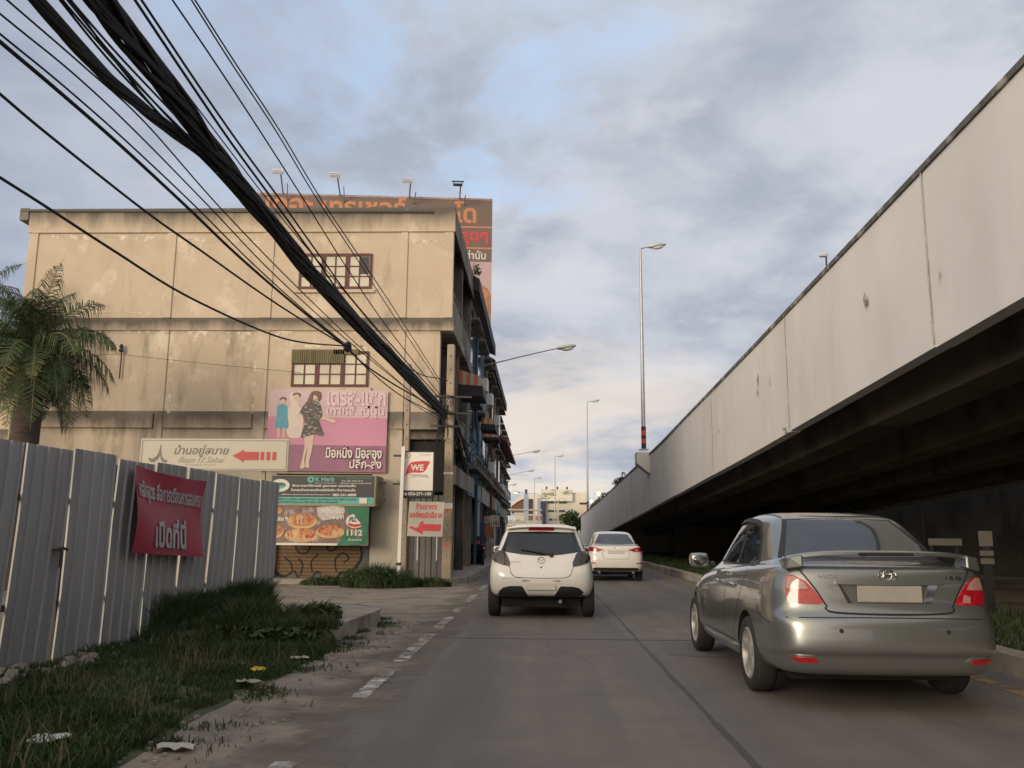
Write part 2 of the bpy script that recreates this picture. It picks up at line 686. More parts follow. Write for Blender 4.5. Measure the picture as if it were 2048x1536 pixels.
mb = MB()
NR = 60
for i in range(NR + 1):
    pass
vs, fs = [], []
for i in range(41):
    y = -40 + 5.5 * i
    cx = 0 if y < 95 else -((y - 95) ** 2) / 900
    vs += [(-1.95 + cx, y, 0.0), (1.2 + cx, y, 0.0), (4.55 + cx, y, 0.0)]
for i in range(40):
    for k in range(2):
        p = i * 3 + k
        fs.append((p, p + 1, p + 4, p + 3))
tag(MB().add(vs, fs).build('road', m_road, fix=False), kind='structure')
tag(MB().box(-40, -1.9, 14.55, 23.35, -0.2, 0.004).build('side_street', m_road), kind='structure')
fade(m_dust, 'X', -1.0, -2.0, 1.1)
rough_sheet('dirt_verge', m_dust, -3.6, -1.1, -8, 14.9, 0.008)
m_dust2 = mat('sandy_dust_corner', (0.235, 0.20, 0.16), rough=1.0, var=0.16, scale=2.2, bump=0.5, bscale=14)
fade(m_dust2, 'X', -1.2, -2.0, 1.0)
rough_sheet('dirt_path', m_dust2, -6.5, -1.1, 14.95, 24.4, 0.009)

# seams between the concrete slabs
mb = MB()
rnd = random.Random(3)
pts = [(1.235 + rnd.uniform(-.012, .012), -6 + i * 0.7) for i in range(150)]
for (x, y), (x2, y2) in zip(pts, pts[1:]):
    w = rnd.uniform(.012, .028)
    mb.add([(x - w, y, .004), (x + w, y, .004), (x2 + w, y2, .004), (x2 - w, y2, .004)], [(0, 1, 2, 3)])
for y in (1.6, 11.6, 21.6, 31.6, 41.6, 51.6):
    mb.add([(-1.7, y, .005), (4.1, y + .05, .005), (4.1, y + .085, .005), (-1.7, y + .03, .005)], [(0, 1, 2, 3)])
tag(mb.build('road_joint', m_tar, fix=False), kind='structure')
# an old patch in the right lane
mb = MB()
mb.add([(1.4, 10.2, .003), (2.3, 10.0, .003), (2.45, 11.4, .003), (1.5, 11.6, .003)], [(0, 1, 2, 3)])
tag(mb.build('road_patch', mat('patched_asphalt', (0.13, 0.125, 0.118), rough=0.9, var=0.15), fix=False), kind='structure')


def ragged(x0, x1, y0, y1, z, n=14, jit=0.03):
    L = [(x0 + rnd.uniform(-jit, jit), y0 + (y1 - y0) * i / n + rnd.uniform(-.03, .03)) for i in range(n + 1)]
    Rr = [(x1 + rnd.uniform(-jit, jit), y0 + (y1 - y0) * i / n + rnd.uniform(-.03, .03)) for i in range(n + 1)]
    vs = [(x, y, z) for x, y in L] + [(x, y, z) for x, y in Rr]
    return vs, [(i, i + n + 1, i + n + 2, i + 1) for i in range(n)]


mb = MB()
for y0, y1 in ((4.2, 5.3), (7.3, 8.85), (9.35, 11.9), (12.65, 14.5), (15.2, 16.4), (17.6, 20), (21.5, 24), (25.5, 27.5), (29.5, 32), (34.5, 37)):
    mb.add(*ragged(-1.53, -1.39, y0, y1, .013, n=30, jit=.012))
tag(mb.build('road_line', m_line, fix=False), kind='structure')
mb = MB()
for i in range(24):
    y0 = 2 + i * 4
    mb.add(*ragged(4.06, 4.22, y0, y0 + 4, .006, n=10, jit=.012))
tag(mb.build('road_line', m_yel, fix=False), kind='structure')

# hairline cracks and oil drips
rnd = random.Random(21)
mb = MB()
for (x, y, ang, ln) in ((.5, 9.5, 1.9, 2.4), (2.2, 13, 1.4, 4), (-1.0, 12, .5, 1.6), (.2, 17, 1.2, 3), (3.2, 6.2, 1.8, 2), (2.6, 22, 1.5, 5)):
    p = Vector((x, y))
    a = ang
    prev = None
    for k in range(int(ln / .09)):
        a += rnd.uniform(-.5, .5)
        a = a * .8 + ang * .2
        q = p + Vector((cos(a), sin(a))) * .09
        w = rnd.uniform(.001, .004)
        d = Vector((-sin(a), cos(a))) * w
        cur = ((q - d).to_3d(), (q + d).to_3d())
        if prev:
            mb.add([(*prev[0].xy, .0045), (*prev[1].xy, .0045), (*cur[1].xy, .0045), (*cur[0].xy, .0045)], [(0, 1, 2, 3)])
        prev = cur
        p = q
tag(mb.build('road_crack', m_tar, fix=False), kind='structure')
# right kerb and the strip of grass below the flyover
mb = MB()
for i in range(40):
    y0 = -10 + i * 2.0
    mb.box(4.56, 4.80, y0 + .008, y0 + 1.992, -.1, .21 + rnd.uniform(-.012, .012))
tag(mb.build('kerb', m_kerb, bevel=.015), kind='structure')
tag(MB().box(4.80, 7.4, -10, 79, -.1, .16).build('median', m_earth), kind='structure')

# near pavement corner: a raised slab rounded towards the side street
cor = [(-4.35, 10.55), (-2.98, 10.62), (-2.64, 10.80), (-2.50, 11.3), (-2.42, 12.4), (-2.40, 13.3), (-2.5, 13.9), (-2.75, 14.3), (-3.2, 14.5), (-4.35, 14.5)]
mb = MB().prism(cor, (0, 0, .2), (1, 0, 0), (0, 1, 0), (0, 0, 1), .3)
tag(mb.build('pavement', m_slab, bevel=.02), kind='structure')
kb = MB()
ins = [(x - .16 if i in (3, 4, 5) else x - .1, y + (.12 if i < 3 else -.12 if i > 5 else 0)) for i, (x, y) in enumerate(cor)]
for i in range(1, 8):
    a, b = cor[i], cor[i + 1]
    c, d = ins[i + 1], ins[i]
    kb.prism([(a[0] + .012, a[1] - (.012 if i < 4 else 0)), (b[0] + .012, b[1] + (.012 if i > 5 else 0)), c, d], (0, 0, .212), (1, 0, 0), (0, 1, 0), (0, 0, 1), .3)
tag(kb.build('kerb', m_kerb), kind='structure')

# far pavement along the shophouses
cor2 = [(-15, 23.5), (-3.3, 23.5), (-2.75, 23.75), (-2.35, 24.4), (-2.15, 25.4), (-2.1, 27), (-2.1, 95), (-15, 95)]
tag(MB().prism(cor2, (0, 0, .13), (1, 0, 0), (0, 1, 0), (0, 0, 1), .3).build('pavement', m_slab, bevel=.02), kind='structure')
mb = MB()
for i in range(1, 6):
    a, b = cor2[i], cor2[i + 1]
    if i == 5:
        for k in range(34):
            mb.box(-2.26, -2.085, 27 + 2 * k, 27 + 2 * k + 1.985, -.1, .145)
        continue
    mb.bar((a[0], a[1], .04), (b[0], b[1], .04), .17, .22)
tag(mb.build('kerb', m_kerb), kind='structure')


fade(m_yel, 'Z', -1, .6, 4.0, 1.0)
# ================================================================== grass and weeds
def vnoise(x, y, s=1.0, seed=0):
    from mathutils import noise
    return noise.noise(Vector((x * s, y * s, seed * 7.3)))


def ground_h(x, y):
    t = max(0.0, min(1.0, (-2.35 - x) / 1.2))
    return 0.02 + t * (0.045 + 0.035 * vnoise(x, y, 0.8, 2)) if y < 10.4 else 0.2 + 0.04 * vnoise(x, y, .8, 2)


m_grass = mat('grass_blade', (0.042, 0.068, 0.024), rough=0.75, var=0.4, scale=1.6, second=(0.075, 0.08, 0.034), sscale=1.1, slo=0.52, shi=0.7, spec=0.25)
m_turf = mat('turf_soil', (0.06, 0.065, 0.032), rough=1.0, var=0.35, scale=3, bump=0.6, second=(0.15, 0.125, 0.09), sscale=1.3, slo=0.58, shi=0.7)
vs, fs = [], []
nx, ny = 16, 60
for j in range(ny + 1):
    for i in range(nx + 1):
        x = -5.1 + 2.75 * i / nx
        y = 1.0 + 9.6 * j / ny
        if i == nx:
            x += 0.12 * vnoise(0, y, 1.3, 5)
        vs.append((x, y, ground_h(x, y) if i < nx else 0.005))
for j in range(ny):
    for i in range(nx):
        p = j * (nx + 1) + i
        fs.append((p, p + 1, p + nx + 2, p + nx + 1))
tag(MB().add(vs, fs).build('verge', m_turf, smooth=True, angle=180), kind='structure')


def blades(n, place, hgt, seed, wid=0.007):
    """leaning grass blades; place(rnd) -> (x, y, z, scale) or None"""
    r = random.Random(seed)
    vs, fs = [], []
    for _ in range(n):
        p = place(r)
        if p is None:
            continue
        x, y, z, s = p
        h = hgt * s * r.uniform(0.5, 1.25)
        a = r.uniform(0, 2 * pi)
        lean = r.uniform(0.15, 0.85) * h
        b = r.uniform(0, 2 * pi)
        w = wid * r.uniform(.7, 1.5) * (0.6 + .5 * s)
        dx, dy = cos(a) * w, sin(a) * w
        lx, ly = cos(b) * lean, sin(b) * lean
        k = len(vs)
        vs += [(x - dx, y - dy, z - .01), (x + dx, y + dy, z - .01), (x + lx * .35 + dx * .7, y + ly * .35 + dy * .7, z + h * .6),
               (x + lx * .35 - dx * .7, y + ly * .35 - dy * .7, z + h * .6), (x + lx, y + ly, z + h)]
        fs += [(k, k + 1, k + 2, k + 3), (k + 3, k + 2, k + 4)]
    return vs, fs


def place_verge(r):
    x = r.uniform(-4.75, -2.30)
    y = r.uniform(2.0, 10.8)
    d = vnoise(x, y, 1.1, 1) + 0.45 * vnoise(x, y, 3.2, 4)
    edge = -2.42 + 0.16 * vnoise(0, y, 1.3, 5) + 0.08 * vnoise(0, y, 4, 6)
    if x > edge:
        return None
    bare = 0.0
    if x < -4.25 and y < 9.5:
        bare = 0.55
    if r.random() < bare or d < -0.22 and r.random() < .75:
        return None
    return x, y, ground_h(x, y), 0.65 + 0.6 * max(0, d) + (0.5 if y > 9 else 0)


gv, gf = blades(64000, place_verge, 0.085, 11, .0055)
tag(MB().add(gv, gf).build('grass', m_grass, fix=False), 'short rough grass on the verge in front of the metal fence', kind='stuff')


def place_stalk(r):
    x, y = r.uniform(-4.6, -2.45), r.uniform(3.2, 10.6)
    if vnoise(x, y, 1.7, 31) < .18:
        return None
    return x, y, ground_h(x, y), r.uniform(.5, 1.3)


m_dry = mat('dry_stalk', (0.13, 0.115, 0.06), rough=.9, var=.35, scale=2, second=(.06, .08, .03), sscale=3)
gv, gf = blades(3600, place_stalk, 0.2, 16, .004)
tag(MB().add(gv, gf).build('dry_stalks', m_dry, fix=False), 'dry brown stalks standing in the verge grass', kind='stuff')


def place_tall(r):
    t = r.random()
    y = 9.3 + 5.2 * t
    x = -4.5 + abs(r.gauss(0, .75))
    if x > (-2.72 - max(0, y - 10.7) * .5) + .25 * vnoise(x, y, 2.0, 17):
        return None
    s = (1.25 - 0.55 * (x + 4.5)) * (0.8 + .5 * vnoise(x, y, 1.3, 9)) * min(1, .35 + (y - 9.6) * .6) * (1.0 if y < 12.5 else .8)
    if vnoise(x, y, 2.3, 12) < -.28:
        return None
    return x, y, (ground_h(x, y) if y < 10.55 else .19), max(.25, s)


gv, gf = blades(30000, place_tall, 0.42, 12, .008)
tag(MB().add(gv, gf).build('weeds', m_grass, fix=False), 'tall dark weeds heaped against the end of the metal fence', kind='stuff')


def place_stray(r):
    y = r.uniform(2.5, 14)
    x = -2.42 + abs(r.gauss(0, .22)) - .08
    if vnoise(x, y, 2.5, 21) < .12 or x > -1.7:
        return None
    return x, y, .012, r.uniform(.3, .8)


gv, gf = blades(9000, place_stray, 0.07, 15, .005)
tag(MB().add(gv, gf).build('grass', m_grass, fix=False), 'stray tufts of grass spilling over the dirt shoulder', kind='stuff')


def place_median(r):
    return r.uniform(4.82, 7.3), r.uniform(7, 60), .16, r.uniform(.4, 1.3)


gv, gf = blades(22000, place_median, 0.14, 13, .012)
tag(MB().add(gv, gf).build('grass', m_grass, fix=False), 'strip of dark grass behind the kerb under the flyover', kind='stuff')


def weed_clump(cx, cy, z, rad, h, n, seed, label):
    def pl(r):
        a, q = r.uniform(0, 2 * pi), rad * sqrt(r.random())
        return cx + q * cos(a), cy + q * sin(a) * .7, z, max(.3, 1.15 - q / rad * .7)
    gv, gf = blades(n, pl, h, seed, .012)
    r = random.Random(seed)
    for _ in range(n // 5):                                          # broad leaves
        a, q, hh = r.uniform(0, 2 * pi), rad * sqrt(r.random()), h * r.uniform(.1, .8)
        c = Vector((cx + q * cos(a), cy + q * sin(a) * .7, z + hh))
        u = Vector((r.uniform(-1, 1), r.uniform(-1, 1), r.uniform(-.6, .6))).normalized()
        w = u.cross(Vector((r.uniform(-1, 1), r.uniform(-1, 1), 1))).normalized()
        s = r.uniform(.03, .07)
        k = len(gv)
        gv += [c - u * s, c - w * s * .45, c + u * s, c + w * s * .45]
        gf += [(k, k + 1, k + 2, k + 3)]
    tag(MB().add(gv, gf).build('weed_clump', m_grass, fix=False), label, 'weeds', 'weed clumps by the shophouse corner')


weed_clump(-4.1, 22.4, .0, .95, .55, 4200, 21, 'broad weed clump growing at the foot of the thin white sign post')
weed_clump(-2.85, 22.9, .02, .55, .22, 1700, 22, 'low weed clump at the foot of the concrete utility pole')
weed_clump(-5.6, 23.2, .0, .7, .25, 1200, 23, 'sparse weed clump in front of the graffiti shutter')
weed_clump(-2.95, 11.9, .2, .3, .22, 900, 24, 'weed clump sprouting on the raised pavement corner')

weed_clump(-3.15, 10.42, .03, .62, .27, 2600, 25, 'weed clump hiding the front of the raised pavement corner')
# ================================================================== litter and rubble on the verge
def crumple(name, px, py, sx, sy, col, label, seed, z=None):
    r = random.Random(seed)
    p = G(px, py)
    z = max(.03, ground_h(p.x, p.y)) + .035 if z is None else z
    n = 5
    vs = [(p.x + sx * (i / n - .5) * (1 + r.uniform(-.2, .2)), p.y + sy * (j / n - .5) * (1 + r.uniform(-.25, .25)), z + r.uniform(0, .035)) for j in range(n + 1) for i in range(n + 1)]
    fs = [(j * (n + 1) + i, j * (n + 1) + i + 1, (j + 1) * (n + 1) + i + 1, (j + 1) * (n + 1) + i) for j in range(n) for i in range(n)]
    o = MB().add(vs, fs).build(name, paint('litter_' + name + str(seed), col, rough=.5, var=.15), fix=False)
    tag(o, label, 'litter', 'litter on the verge')


crumple('litter_wrapper', 516, 1356, .13, .15, (.62, .45, .03), 'crumpled yellow wrapper lying at the edge of the grass', 1)
crumple('litter_paper', 352, 1504, .2, .14, (.42, .40, .36), 'flattened pale paper sheet lying on the dirt verge', 2, z=.02)
crumple('litter_bag', 95, 1511, .2, .16, (.5, .52, .47), 'white plastic bag lying in the near grass', 3)
crumple('litter_leaf', 500, 1382, .2, .1, (.3, .29, .22), 'faded grey carton scrap beside the yellow wrapper', 4)
crumple('litter_cup', 330, 1308, .1, .12, (.45, .47, .43), 'torn pale plastic scrap in the grass below the red banner', 5)
crumple('litter_scrap', 600, 1332, .16, .08, (.36, .35, .28), 'greenish grey scrap at the kerb end of the grass', 6)
r = random.Random(5)
mb = MB()
for k in range(46):
    x, y = r.uniform(-4.7, -4.35), r.uniform(7.0, 9.6)
    s = r.uniform(.02, .075)
    R = Matrix.Rotation(r.uniform(0, 6), 3, Vector((r.random(), r.random(), r.random() + .1)).normalized())
    mb.obox((x, y, ground_h(x, y) + s * .3), s * 1.6, s * 1.2, s, R)
tag(mb.build('rubble', m_kerb), 'broken concrete rubble along the foot of the metal fence', kind='stuff')

mb = MB()
for k in range(260):
    x, y = r.uniform(-2.5, -1.75), r.uniform(3.5, 14)
    s = r.uniform(.006, .02)
    R = Matrix.Rotation(r.uniform(0, 6), 3, 'Z')
    mb.obox((x, y, .02), s * 1.6, s * 1.2, s, R)
tag(mb.build('gravel', m_kerb), 'loose stones scattered on the dirt verge', kind='stuff')

# ================================================================== corrugated metal fence
m_sheet = mat('zinc_sheet', (0.34, 0.338, 0.33), rough=0.5, metal=0.25, var=0.16, scale=1.4, stretch=(1, 1, .15), second=(0.24, 0.23, 0.22), sscale=2.2, slo=.52, shi=.72, sstretch=(1, 1, .12))
m_rust = mat('rusty_post', (0.07, 0.055, 0.045), rough=.9, var=.3)


def fence_x(y):
    return -4.80 if y < 8.2 else -4.80 + (y - 8.2) * 0.079


fence = thing('metal_fence', 'grey corrugated metal sheet fence with narrow gaps along the grass verge', 'fence', (fence_x(8.2), 8.2, 0))
FB = Vector(fence.location)
edges = [-1.7 + .8 * i for i in range(21)]
r = random.Random(9)
for i in range(len(edges) - 1):
    y0, y1 = edges[i], edges[i + 1]
    g = {11: .045, 12: .03, 13: .02, 14: .012, 15: .035, 16: .03, 17: .028, 18: .02}.get(i, .02) + r.uniform(0, .008)
    y1 -= g
    tilt = radians(r.uniform(-.6, .6))
    if i in (13,):
        tilt = radians(-.8)
    prof = []
    npan = 4
    for k in range(npan + 1):
        b = k / npan
        for db, h in ((-.022, 0), (-.012, .022), (.012, .022), (.022, 0)):
            t = b + db
            if 0 <= t <= 1:
                prof.append((t, h))
    zb, zt = .02, 2.13 + r.uniform(-.025, .025)
    vs = []
    for z in (zb, .7, 1.4, zt):
        for t, h in prof:
            y = y0 + (y1 - y0) * t
            dy = (math.tan(tilt) + .06) * (z - 1)
            vs.append((fence_x(y) + h + .012 * sin(z * 2 + i) + r.uniform(-.002, .002) - FB.x, y + dy - FB.y, z))
    m = len(prof)
    fs = [(q * m + k, q * m + k + 1, (q + 1) * m + k + 1, (q + 1) * m + k) for q in range(3) for k in range(m - 1)]
    p = MB().add(vs, fs).build('fence_sheet', m_sheet, fence, fix=False)
    if i % 2 == 0:
        pass
for zz in (.62, 1.62):
    for (ya, yb) in ((-1.7, 8.2), (8.2, 14.3)):
        MB().bar((fence_x(ya) - .05 - FB.x, ya - FB.y, zz), (fence_x(yb) - .05 - FB.x, yb - FB.y, zz), .045, .06).build('fence_rail', m_rust, fence)
for y in (.7, 3.1, 5.5, 7.1, 8.84, 9.68, 13.0, 14.25):
    MB().box(fence_x(y) - .14 - FB.x, fence_x(y) - .075 - FB.x, y - .035 - FB.y, y + .035 - FB.y, 0, 2.05).build('fence_post', m_rust, fence)
mb = MB()
y = 8.62
mb.tube([(fence_x(y) + .03 - FB.x, y - .12 - FB.y, 1.13), (fence_x(y) + .05 - FB.x, y - FB.y, 1.15), (fence_x(y) + .03 - FB.x, y + .13 - FB.y, 1.13)], .014, 6)
mb.tube([(fence_x(y) + .05 - FB.x, y - FB.y, 1.15), (fence_x(y) + .06 - FB.x, y - .02 - FB.y, .96)], .016, 6)
mb.build('fence_latch', m_rust, fence)

# red cloth banner tied to the fence
p0 = XP(263, 1106, -4.56)
p1 = XP(402, 1114, -4.42)
q0 = XP(269, 925, -4.56)
bw = (p1 - p0).length
m_bred = paint('faded_red_vinyl', (0.37, 0.030, 0.06), rough=.5, var=.12, scale=2, second=(0.33, 0.10, 0.12), sscale=1.5, slo=.5, shi=.7)
m_bgrey = paint('faded_silver_print', (0.44, 0.42, 0.41), rough=.7, var=.15, scale=8)
ban = thing('banner', 'faded red cloth banner with grey lettering tied to the metal fence', 'banner', tuple(p0))
bd = Board((0, 0, 0), (p1 - p0), (0, 0, 1), bw, (q0 - p0).z * .985, ban,
           warp=lambda u, v: .02 * sin(u * 9 + v * 3) * (.25 + .75 * v) + .03 * sin(v * 5 + u * 2))
_P = bd.P
bd.P = lambda u, v, l: _P(u, v, l) + Vector((0, 0, -.035 * sin(pi * u) * max(0, v - .5) * 2))
bd.rect(0, 0, 1, 1, m_bred, 'cloth', lift=0.0)
bd.k = 9
bd.text('หลักสูตร สื่อการเรียนการสอนครบ', .03, .58, .97, .87, m_bgrey, .03)
bd.text('เปิดที่นี่', .25, .08, .70, .44, m_bgrey, .035)

# ================================================================== flyover
def itp(tab, y):
    if y <= tab[0][0]:
        a, b = tab[0], tab[1]
    elif y >= tab[-1][0]:
        a, b = tab[-2], tab[-1]
    else:
        for a, b in zip(tab, tab[1:]):
            if a[0] <= y <= b[0]:
                break
    return a[1] + (b[1] - a[1]) * (y - a[0]) / (b[0] - a[0])


FT = [(-25, 7.55), (8.9, 6.49), (22, 5.98), (37.7, 5.44), (58, 4.98), (78.5, 4.53), (110, 4.1), (148, 3.5), (200, 2.0)]
FBOT = [(-25, 5.2), (9.3, 3.90), (22, 3.36), (38, 2.77), (55, 2.2), (79, 1.45)]
FX = 5.2
m_fasc = mat('flyover_concrete', (0.63, 0.62, 0.605), rough=.92, var=.06, scale=.5, bump=.2, bscale=8, second=(0.53, 0.515, 0.495), sscale=.9, slo=.48, shi=.8, sstretch=(1, .7, .16))
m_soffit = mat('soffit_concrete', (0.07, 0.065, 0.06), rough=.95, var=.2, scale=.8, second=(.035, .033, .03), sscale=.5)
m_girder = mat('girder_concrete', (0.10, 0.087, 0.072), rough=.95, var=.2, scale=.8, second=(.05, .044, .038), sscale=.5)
m_cope = mat('mottled_coping', (0.10, 0.095, 0.092), rough=1, var=.35, scale=3, bump=.4, second=(.36, .34, .31), sscale=2.2, slo=.52, shi=.66)  # dark strip with paler patches along the top edge

fly = thing('flyover', 'long pale concrete flyover ramp with dark underside descending beside the road', 'flyover', (FX, 0, 0))


def strip(ys, secs, name, m, smooth=False):
    """secs(y) -> closed polygon [(x, z)]; x from the flyover's outer face"""
    vs, fs = [], []
    n = None
    for y in ys:
        s = secs(y)
        n = len(s)
        vs += [(x, y, z) for x, z in s]
    for i in range(len(ys) - 1):
        for k in range(n):
            k2 = (k + 1) % n
            fs.append((i * n + k, i * n + k2, (i + 1) * n + k2, (i + 1) * n + k))
    fs.append(tuple(range(n - 1, -1, -1)))
    fs.append(tuple((len(ys) - 1) * n + k for k in range(n)))
    return MB().add(vs, fs).build(name, m, fly, smooth=smooth)


joints = [-25, -14, -3, 4.2, 11.5, 18.4, 26.7, 34.5, 42.7, 51, 59.5, 69, 78.9]
r = random.Random(2)
for a, b in zip(joints, joints[1:]):
    ys = [a + .018] + [a + (b - a) * k / 6 for k in range(1, 6)] + [b - .018]
    dx = r.uniform(-.012, .012)
    dz = r.uniform(-.02, .02)
    strip(ys, lambda y: [(dx, itp(FBOT, y) + dz), (.22 + dx, itp(FBOT, y) + dz), (.22 + dx, itp(FT, y) - .14), (dx, itp(FT, y) - .14), (dx - .006, itp(FT, y) - 1.2)], 'parapet_panel', m_fasc)
ys = [-25 + 2.6 * k for k in range(41)]
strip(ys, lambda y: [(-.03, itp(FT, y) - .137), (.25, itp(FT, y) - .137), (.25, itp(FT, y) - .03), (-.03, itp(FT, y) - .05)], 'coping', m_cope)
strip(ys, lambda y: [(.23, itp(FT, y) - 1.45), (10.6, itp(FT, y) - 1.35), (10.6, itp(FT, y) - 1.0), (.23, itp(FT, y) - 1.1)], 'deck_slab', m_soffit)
for gx in (1.15, 3.6, 6.0, 8.4):
    ya, yb = -25, 76
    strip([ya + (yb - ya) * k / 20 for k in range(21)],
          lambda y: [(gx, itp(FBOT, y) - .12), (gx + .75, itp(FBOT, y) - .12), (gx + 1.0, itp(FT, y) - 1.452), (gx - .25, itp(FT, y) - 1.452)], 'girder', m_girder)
strip(ys, lambda y: [(10.62, itp(FBOT, y)), (10.84, itp(FBOT, y)), (10.84, itp(FT, y) - .1), (10.62, itp(FT, y) - .1)], 'parapet_panel', m_fasc)
# piers well inside the shade
for py in (-12, 56):
    MB().box(3.2, 7.6, py - .5, py + .5, -.1, itp(FBOT, py) - .13).build('pier', m_girder, fly, bevel=.05)
# abutment and solid retaining ramp
ys2 = [79 + 4.9 * k for k in range(25)]


def rx(y):
    return 0 if y < 150 else -((y - 150) ** 2) / 700


for k in range(24):
    a, b = ys2[k], ys2[k + 1]
    strip([a + .01, b - .01], lambda y: [(rx(y), -.1), (10.8 + rx(y), -.1), (10.8 + rx(y), itp(FT, y) - 1.0), (.22 + rx(y), itp(FT, y) - 1.0), (.22 + rx(y), itp(FT, y) - .14), (rx(y), itp(FT, y) - .14)], 'retaining_wall', m_fasc)
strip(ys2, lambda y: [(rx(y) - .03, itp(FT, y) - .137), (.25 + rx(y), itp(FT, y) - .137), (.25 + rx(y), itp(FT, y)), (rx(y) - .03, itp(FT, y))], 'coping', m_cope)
m_chip = mat('chipped_grey', (.24, .22, .20), rough=1, var=.3, scale=9)
fade(m_chip, 'Z', -30, 30, 9.0, 1.0)
m_jst = mat('joint_stain', (.50, .485, .46), rough=1, var=.2)
fade(m_jst, 'Z', -18, 14, 3.0, .8)
for jy in joints[2:-1]:
    b_, t_ = itp(FBOT, jy), itp(FT, jy) - .14
    for w_, dz_ in ((.025, 0),):
        MB().add([(-.021, jy - w_, b_ + .05 + dz_), (-.021, jy + w_, b_ + .05 + dz_), (-.021, jy + w_ * .8, t_), (-.021, jy - w_ * .8, t_)], [(0, 1, 2, 3)]).build('joint_stain', m_jst, fly, fix=False)
# chipped dark marks and old sockets on the parapet
for px, py, w, h in ((1516, 776, .12, .55), (1540, 765, .06, .2), (1733, 608, .14, .34), (1570, 862, .25, .12), (1437, 858, .05, .2), (1325, 935, .05, .3), (1880, 560, .03, .2), (1250, 1000, .1, .4)):
    mb = MB()
    p = XP(px, py, FX - .02)
    for q in range(5):
        yy, zz = p.y + r.uniform(-w, w) * .6, p.z + r.uniform(-h, h) * .5
        s, t = w * r.uniform(.2, .6), h * r.uniform(.15, .4)
        poly = [(yy + s * cos(a) * r.uniform(.5, 1), zz + t * sin(a) * r.uniform(.5, 1)) for a in [2 * pi * i / 9 for i in range(9)]]
        mb.add([(-.024 - .0015 * q, y, z) for y, z in poly], [tuple(range(9))])
    mb.build('chip_mark', m_chip, fly)
# corbel that carries the lamp post
cy = 42.68
zt = itp(FT, cy)
MB().add([(-.62, cy - .45, zt + .02), (.22, cy - .45, zt + .02), (.22, cy - .45, zt - 1.0), (-.05, cy - .45, zt - 1.0), (-.62, cy - .45, zt - .55),
          (-.62, cy + .45, zt + .02), (.22, cy + .45, zt + .02), (.22, cy + .45, zt - 1.0), (-.05, cy + .45, zt - 1.0), (-.62, cy + .45, zt - .55)],
         [(0, 1, 2, 3, 4), (9, 8, 7, 6, 5), (0, 5, 6, 1), (1, 6, 7, 2), (2, 7, 8, 3), (3, 8, 9, 4), (4, 9, 5, 0)]).build('lamp_corbel', m_fasc, fly, bevel=.02)

# weeds on the ramp edge
def leaf_cloud(mb, c, rx_, ry_, rz_, n, s, r, gap=.25):
    for _ in range(n):
        while True:
            p = Vector((r.uniform(-1, 1), r.uniform(-1, 1), r.uniform(-1, 1)))
            if .15 < p.length < 1:
                break
        if vnoise(p.x * 2 + c[0], p.y * 2 + p.z * 2 + c[1], 1.2, 3) < -gap:
            continue
        q = Vector(c) + Vector((p.x * rx_, p.y * ry_, p.z * rz_))
        u = Vector((r.uniform(-1, 1), r.uniform(-1, 1), r.uniform(-.8, .8))).normalized()
        w = u.cross(Vector((r.uniform(-1, 1), r.uniform(-1, 1), r.uniform(-1, 1)))).normalized()
        k = s * r.uniform(.6, 1.4)
        mb.add([q - u * k, q - w * k * .5, q + u * k, q + w * k * .5], [(0, 1, 2, 3)])


m_leaf = mat('tree_leaf', (0.05, 0.085, 0.03), rough=.7, var=.45, scale=.8, spec=.3)
m_bark = mat('tree_bark', (0.10, 0.075, 0.055), rough=.95, var=.3, scale=5)


def tree(label, x, y, h, rad, seed, n=1500, group=None, leaf=None, z0=0.0, ls=.16):
    r = random.Random(seed)
    t = thing('tree', label, 'tree', (x, y, z0), 0, group)
    mb = MB()
    mb.tube([(0, 0, -.1), (.05, .02, h * .3), (-.05, .05, h * .6), (0, 0, h * .8)], [h * .035, h * .028, h * .018, h * .008], 8)
    for k in range(5):
        a = r.uniform(0, 6.28)
        mb.tube([(0, 0, h * (.35 + .08 * k)), (cos(a) * rad * .4, sin(a) * rad * .4, h * (.5 + .08 * k)), (cos(a) * rad * .75, sin(a) * rad * .75, h * (.58 + .08 * k))], [h * .014, h * .009, h * .003], 6)
    mb.build('trunk', m_bark, t, smooth=True)
    cb = MB()
    for k in range(11):
        a, q = r.uniform(0, 6.28), rad * r.uniform(.2, .75)
        leaf_cloud(cb, (cos(a) * q, sin(a) * q, h * r.uniform(.5, .92)), rad * r.uniform(.3, .5), rad * r.uniform(.3, .5), h * r.uniform(.1, .17), n // 11, ls, r)
    cb.build('crown', leaf or m_leaf, t, fix=False)
    return t


# dark trees and an added wall shut out light on the flyover's far side
for k, (x, y, h, rad, lab) in enumerate(((19.5, 20, 6, 2.6, 'dark tree in the gloom beyond the flyover nearest the grey sedan'), (22, 27, 7, 3.2, 'broad dark tree beyond the flyover behind the white slatted gate'),
                                          (24, 37, 7, 3.2, 'dark tree beyond the flyover between two others in shade'), (27, 50, 8, 3.6, 'tall dark tree beyond the flyover farther along the shade'), (18.6, 12, 6, 2.4, 'dark tree beyond the flyover at the edge of view'))):
    tree(lab, x, y, h, rad, 40 + k, 2400, 'trees beyond the flyover', ls=.2)
hw = thing('light_block_wall', 'dark wall added beyond the flyover to shut out light', 'wall', (17.2, 30, 0))
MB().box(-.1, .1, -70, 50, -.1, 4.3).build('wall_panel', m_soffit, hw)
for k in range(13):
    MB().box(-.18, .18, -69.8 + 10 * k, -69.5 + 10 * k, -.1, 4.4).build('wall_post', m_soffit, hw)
m_pale = paint('pale_board', (.13, .12, .10), rough=.8, var=.15)
p = W(1975, 1125, 14.5)
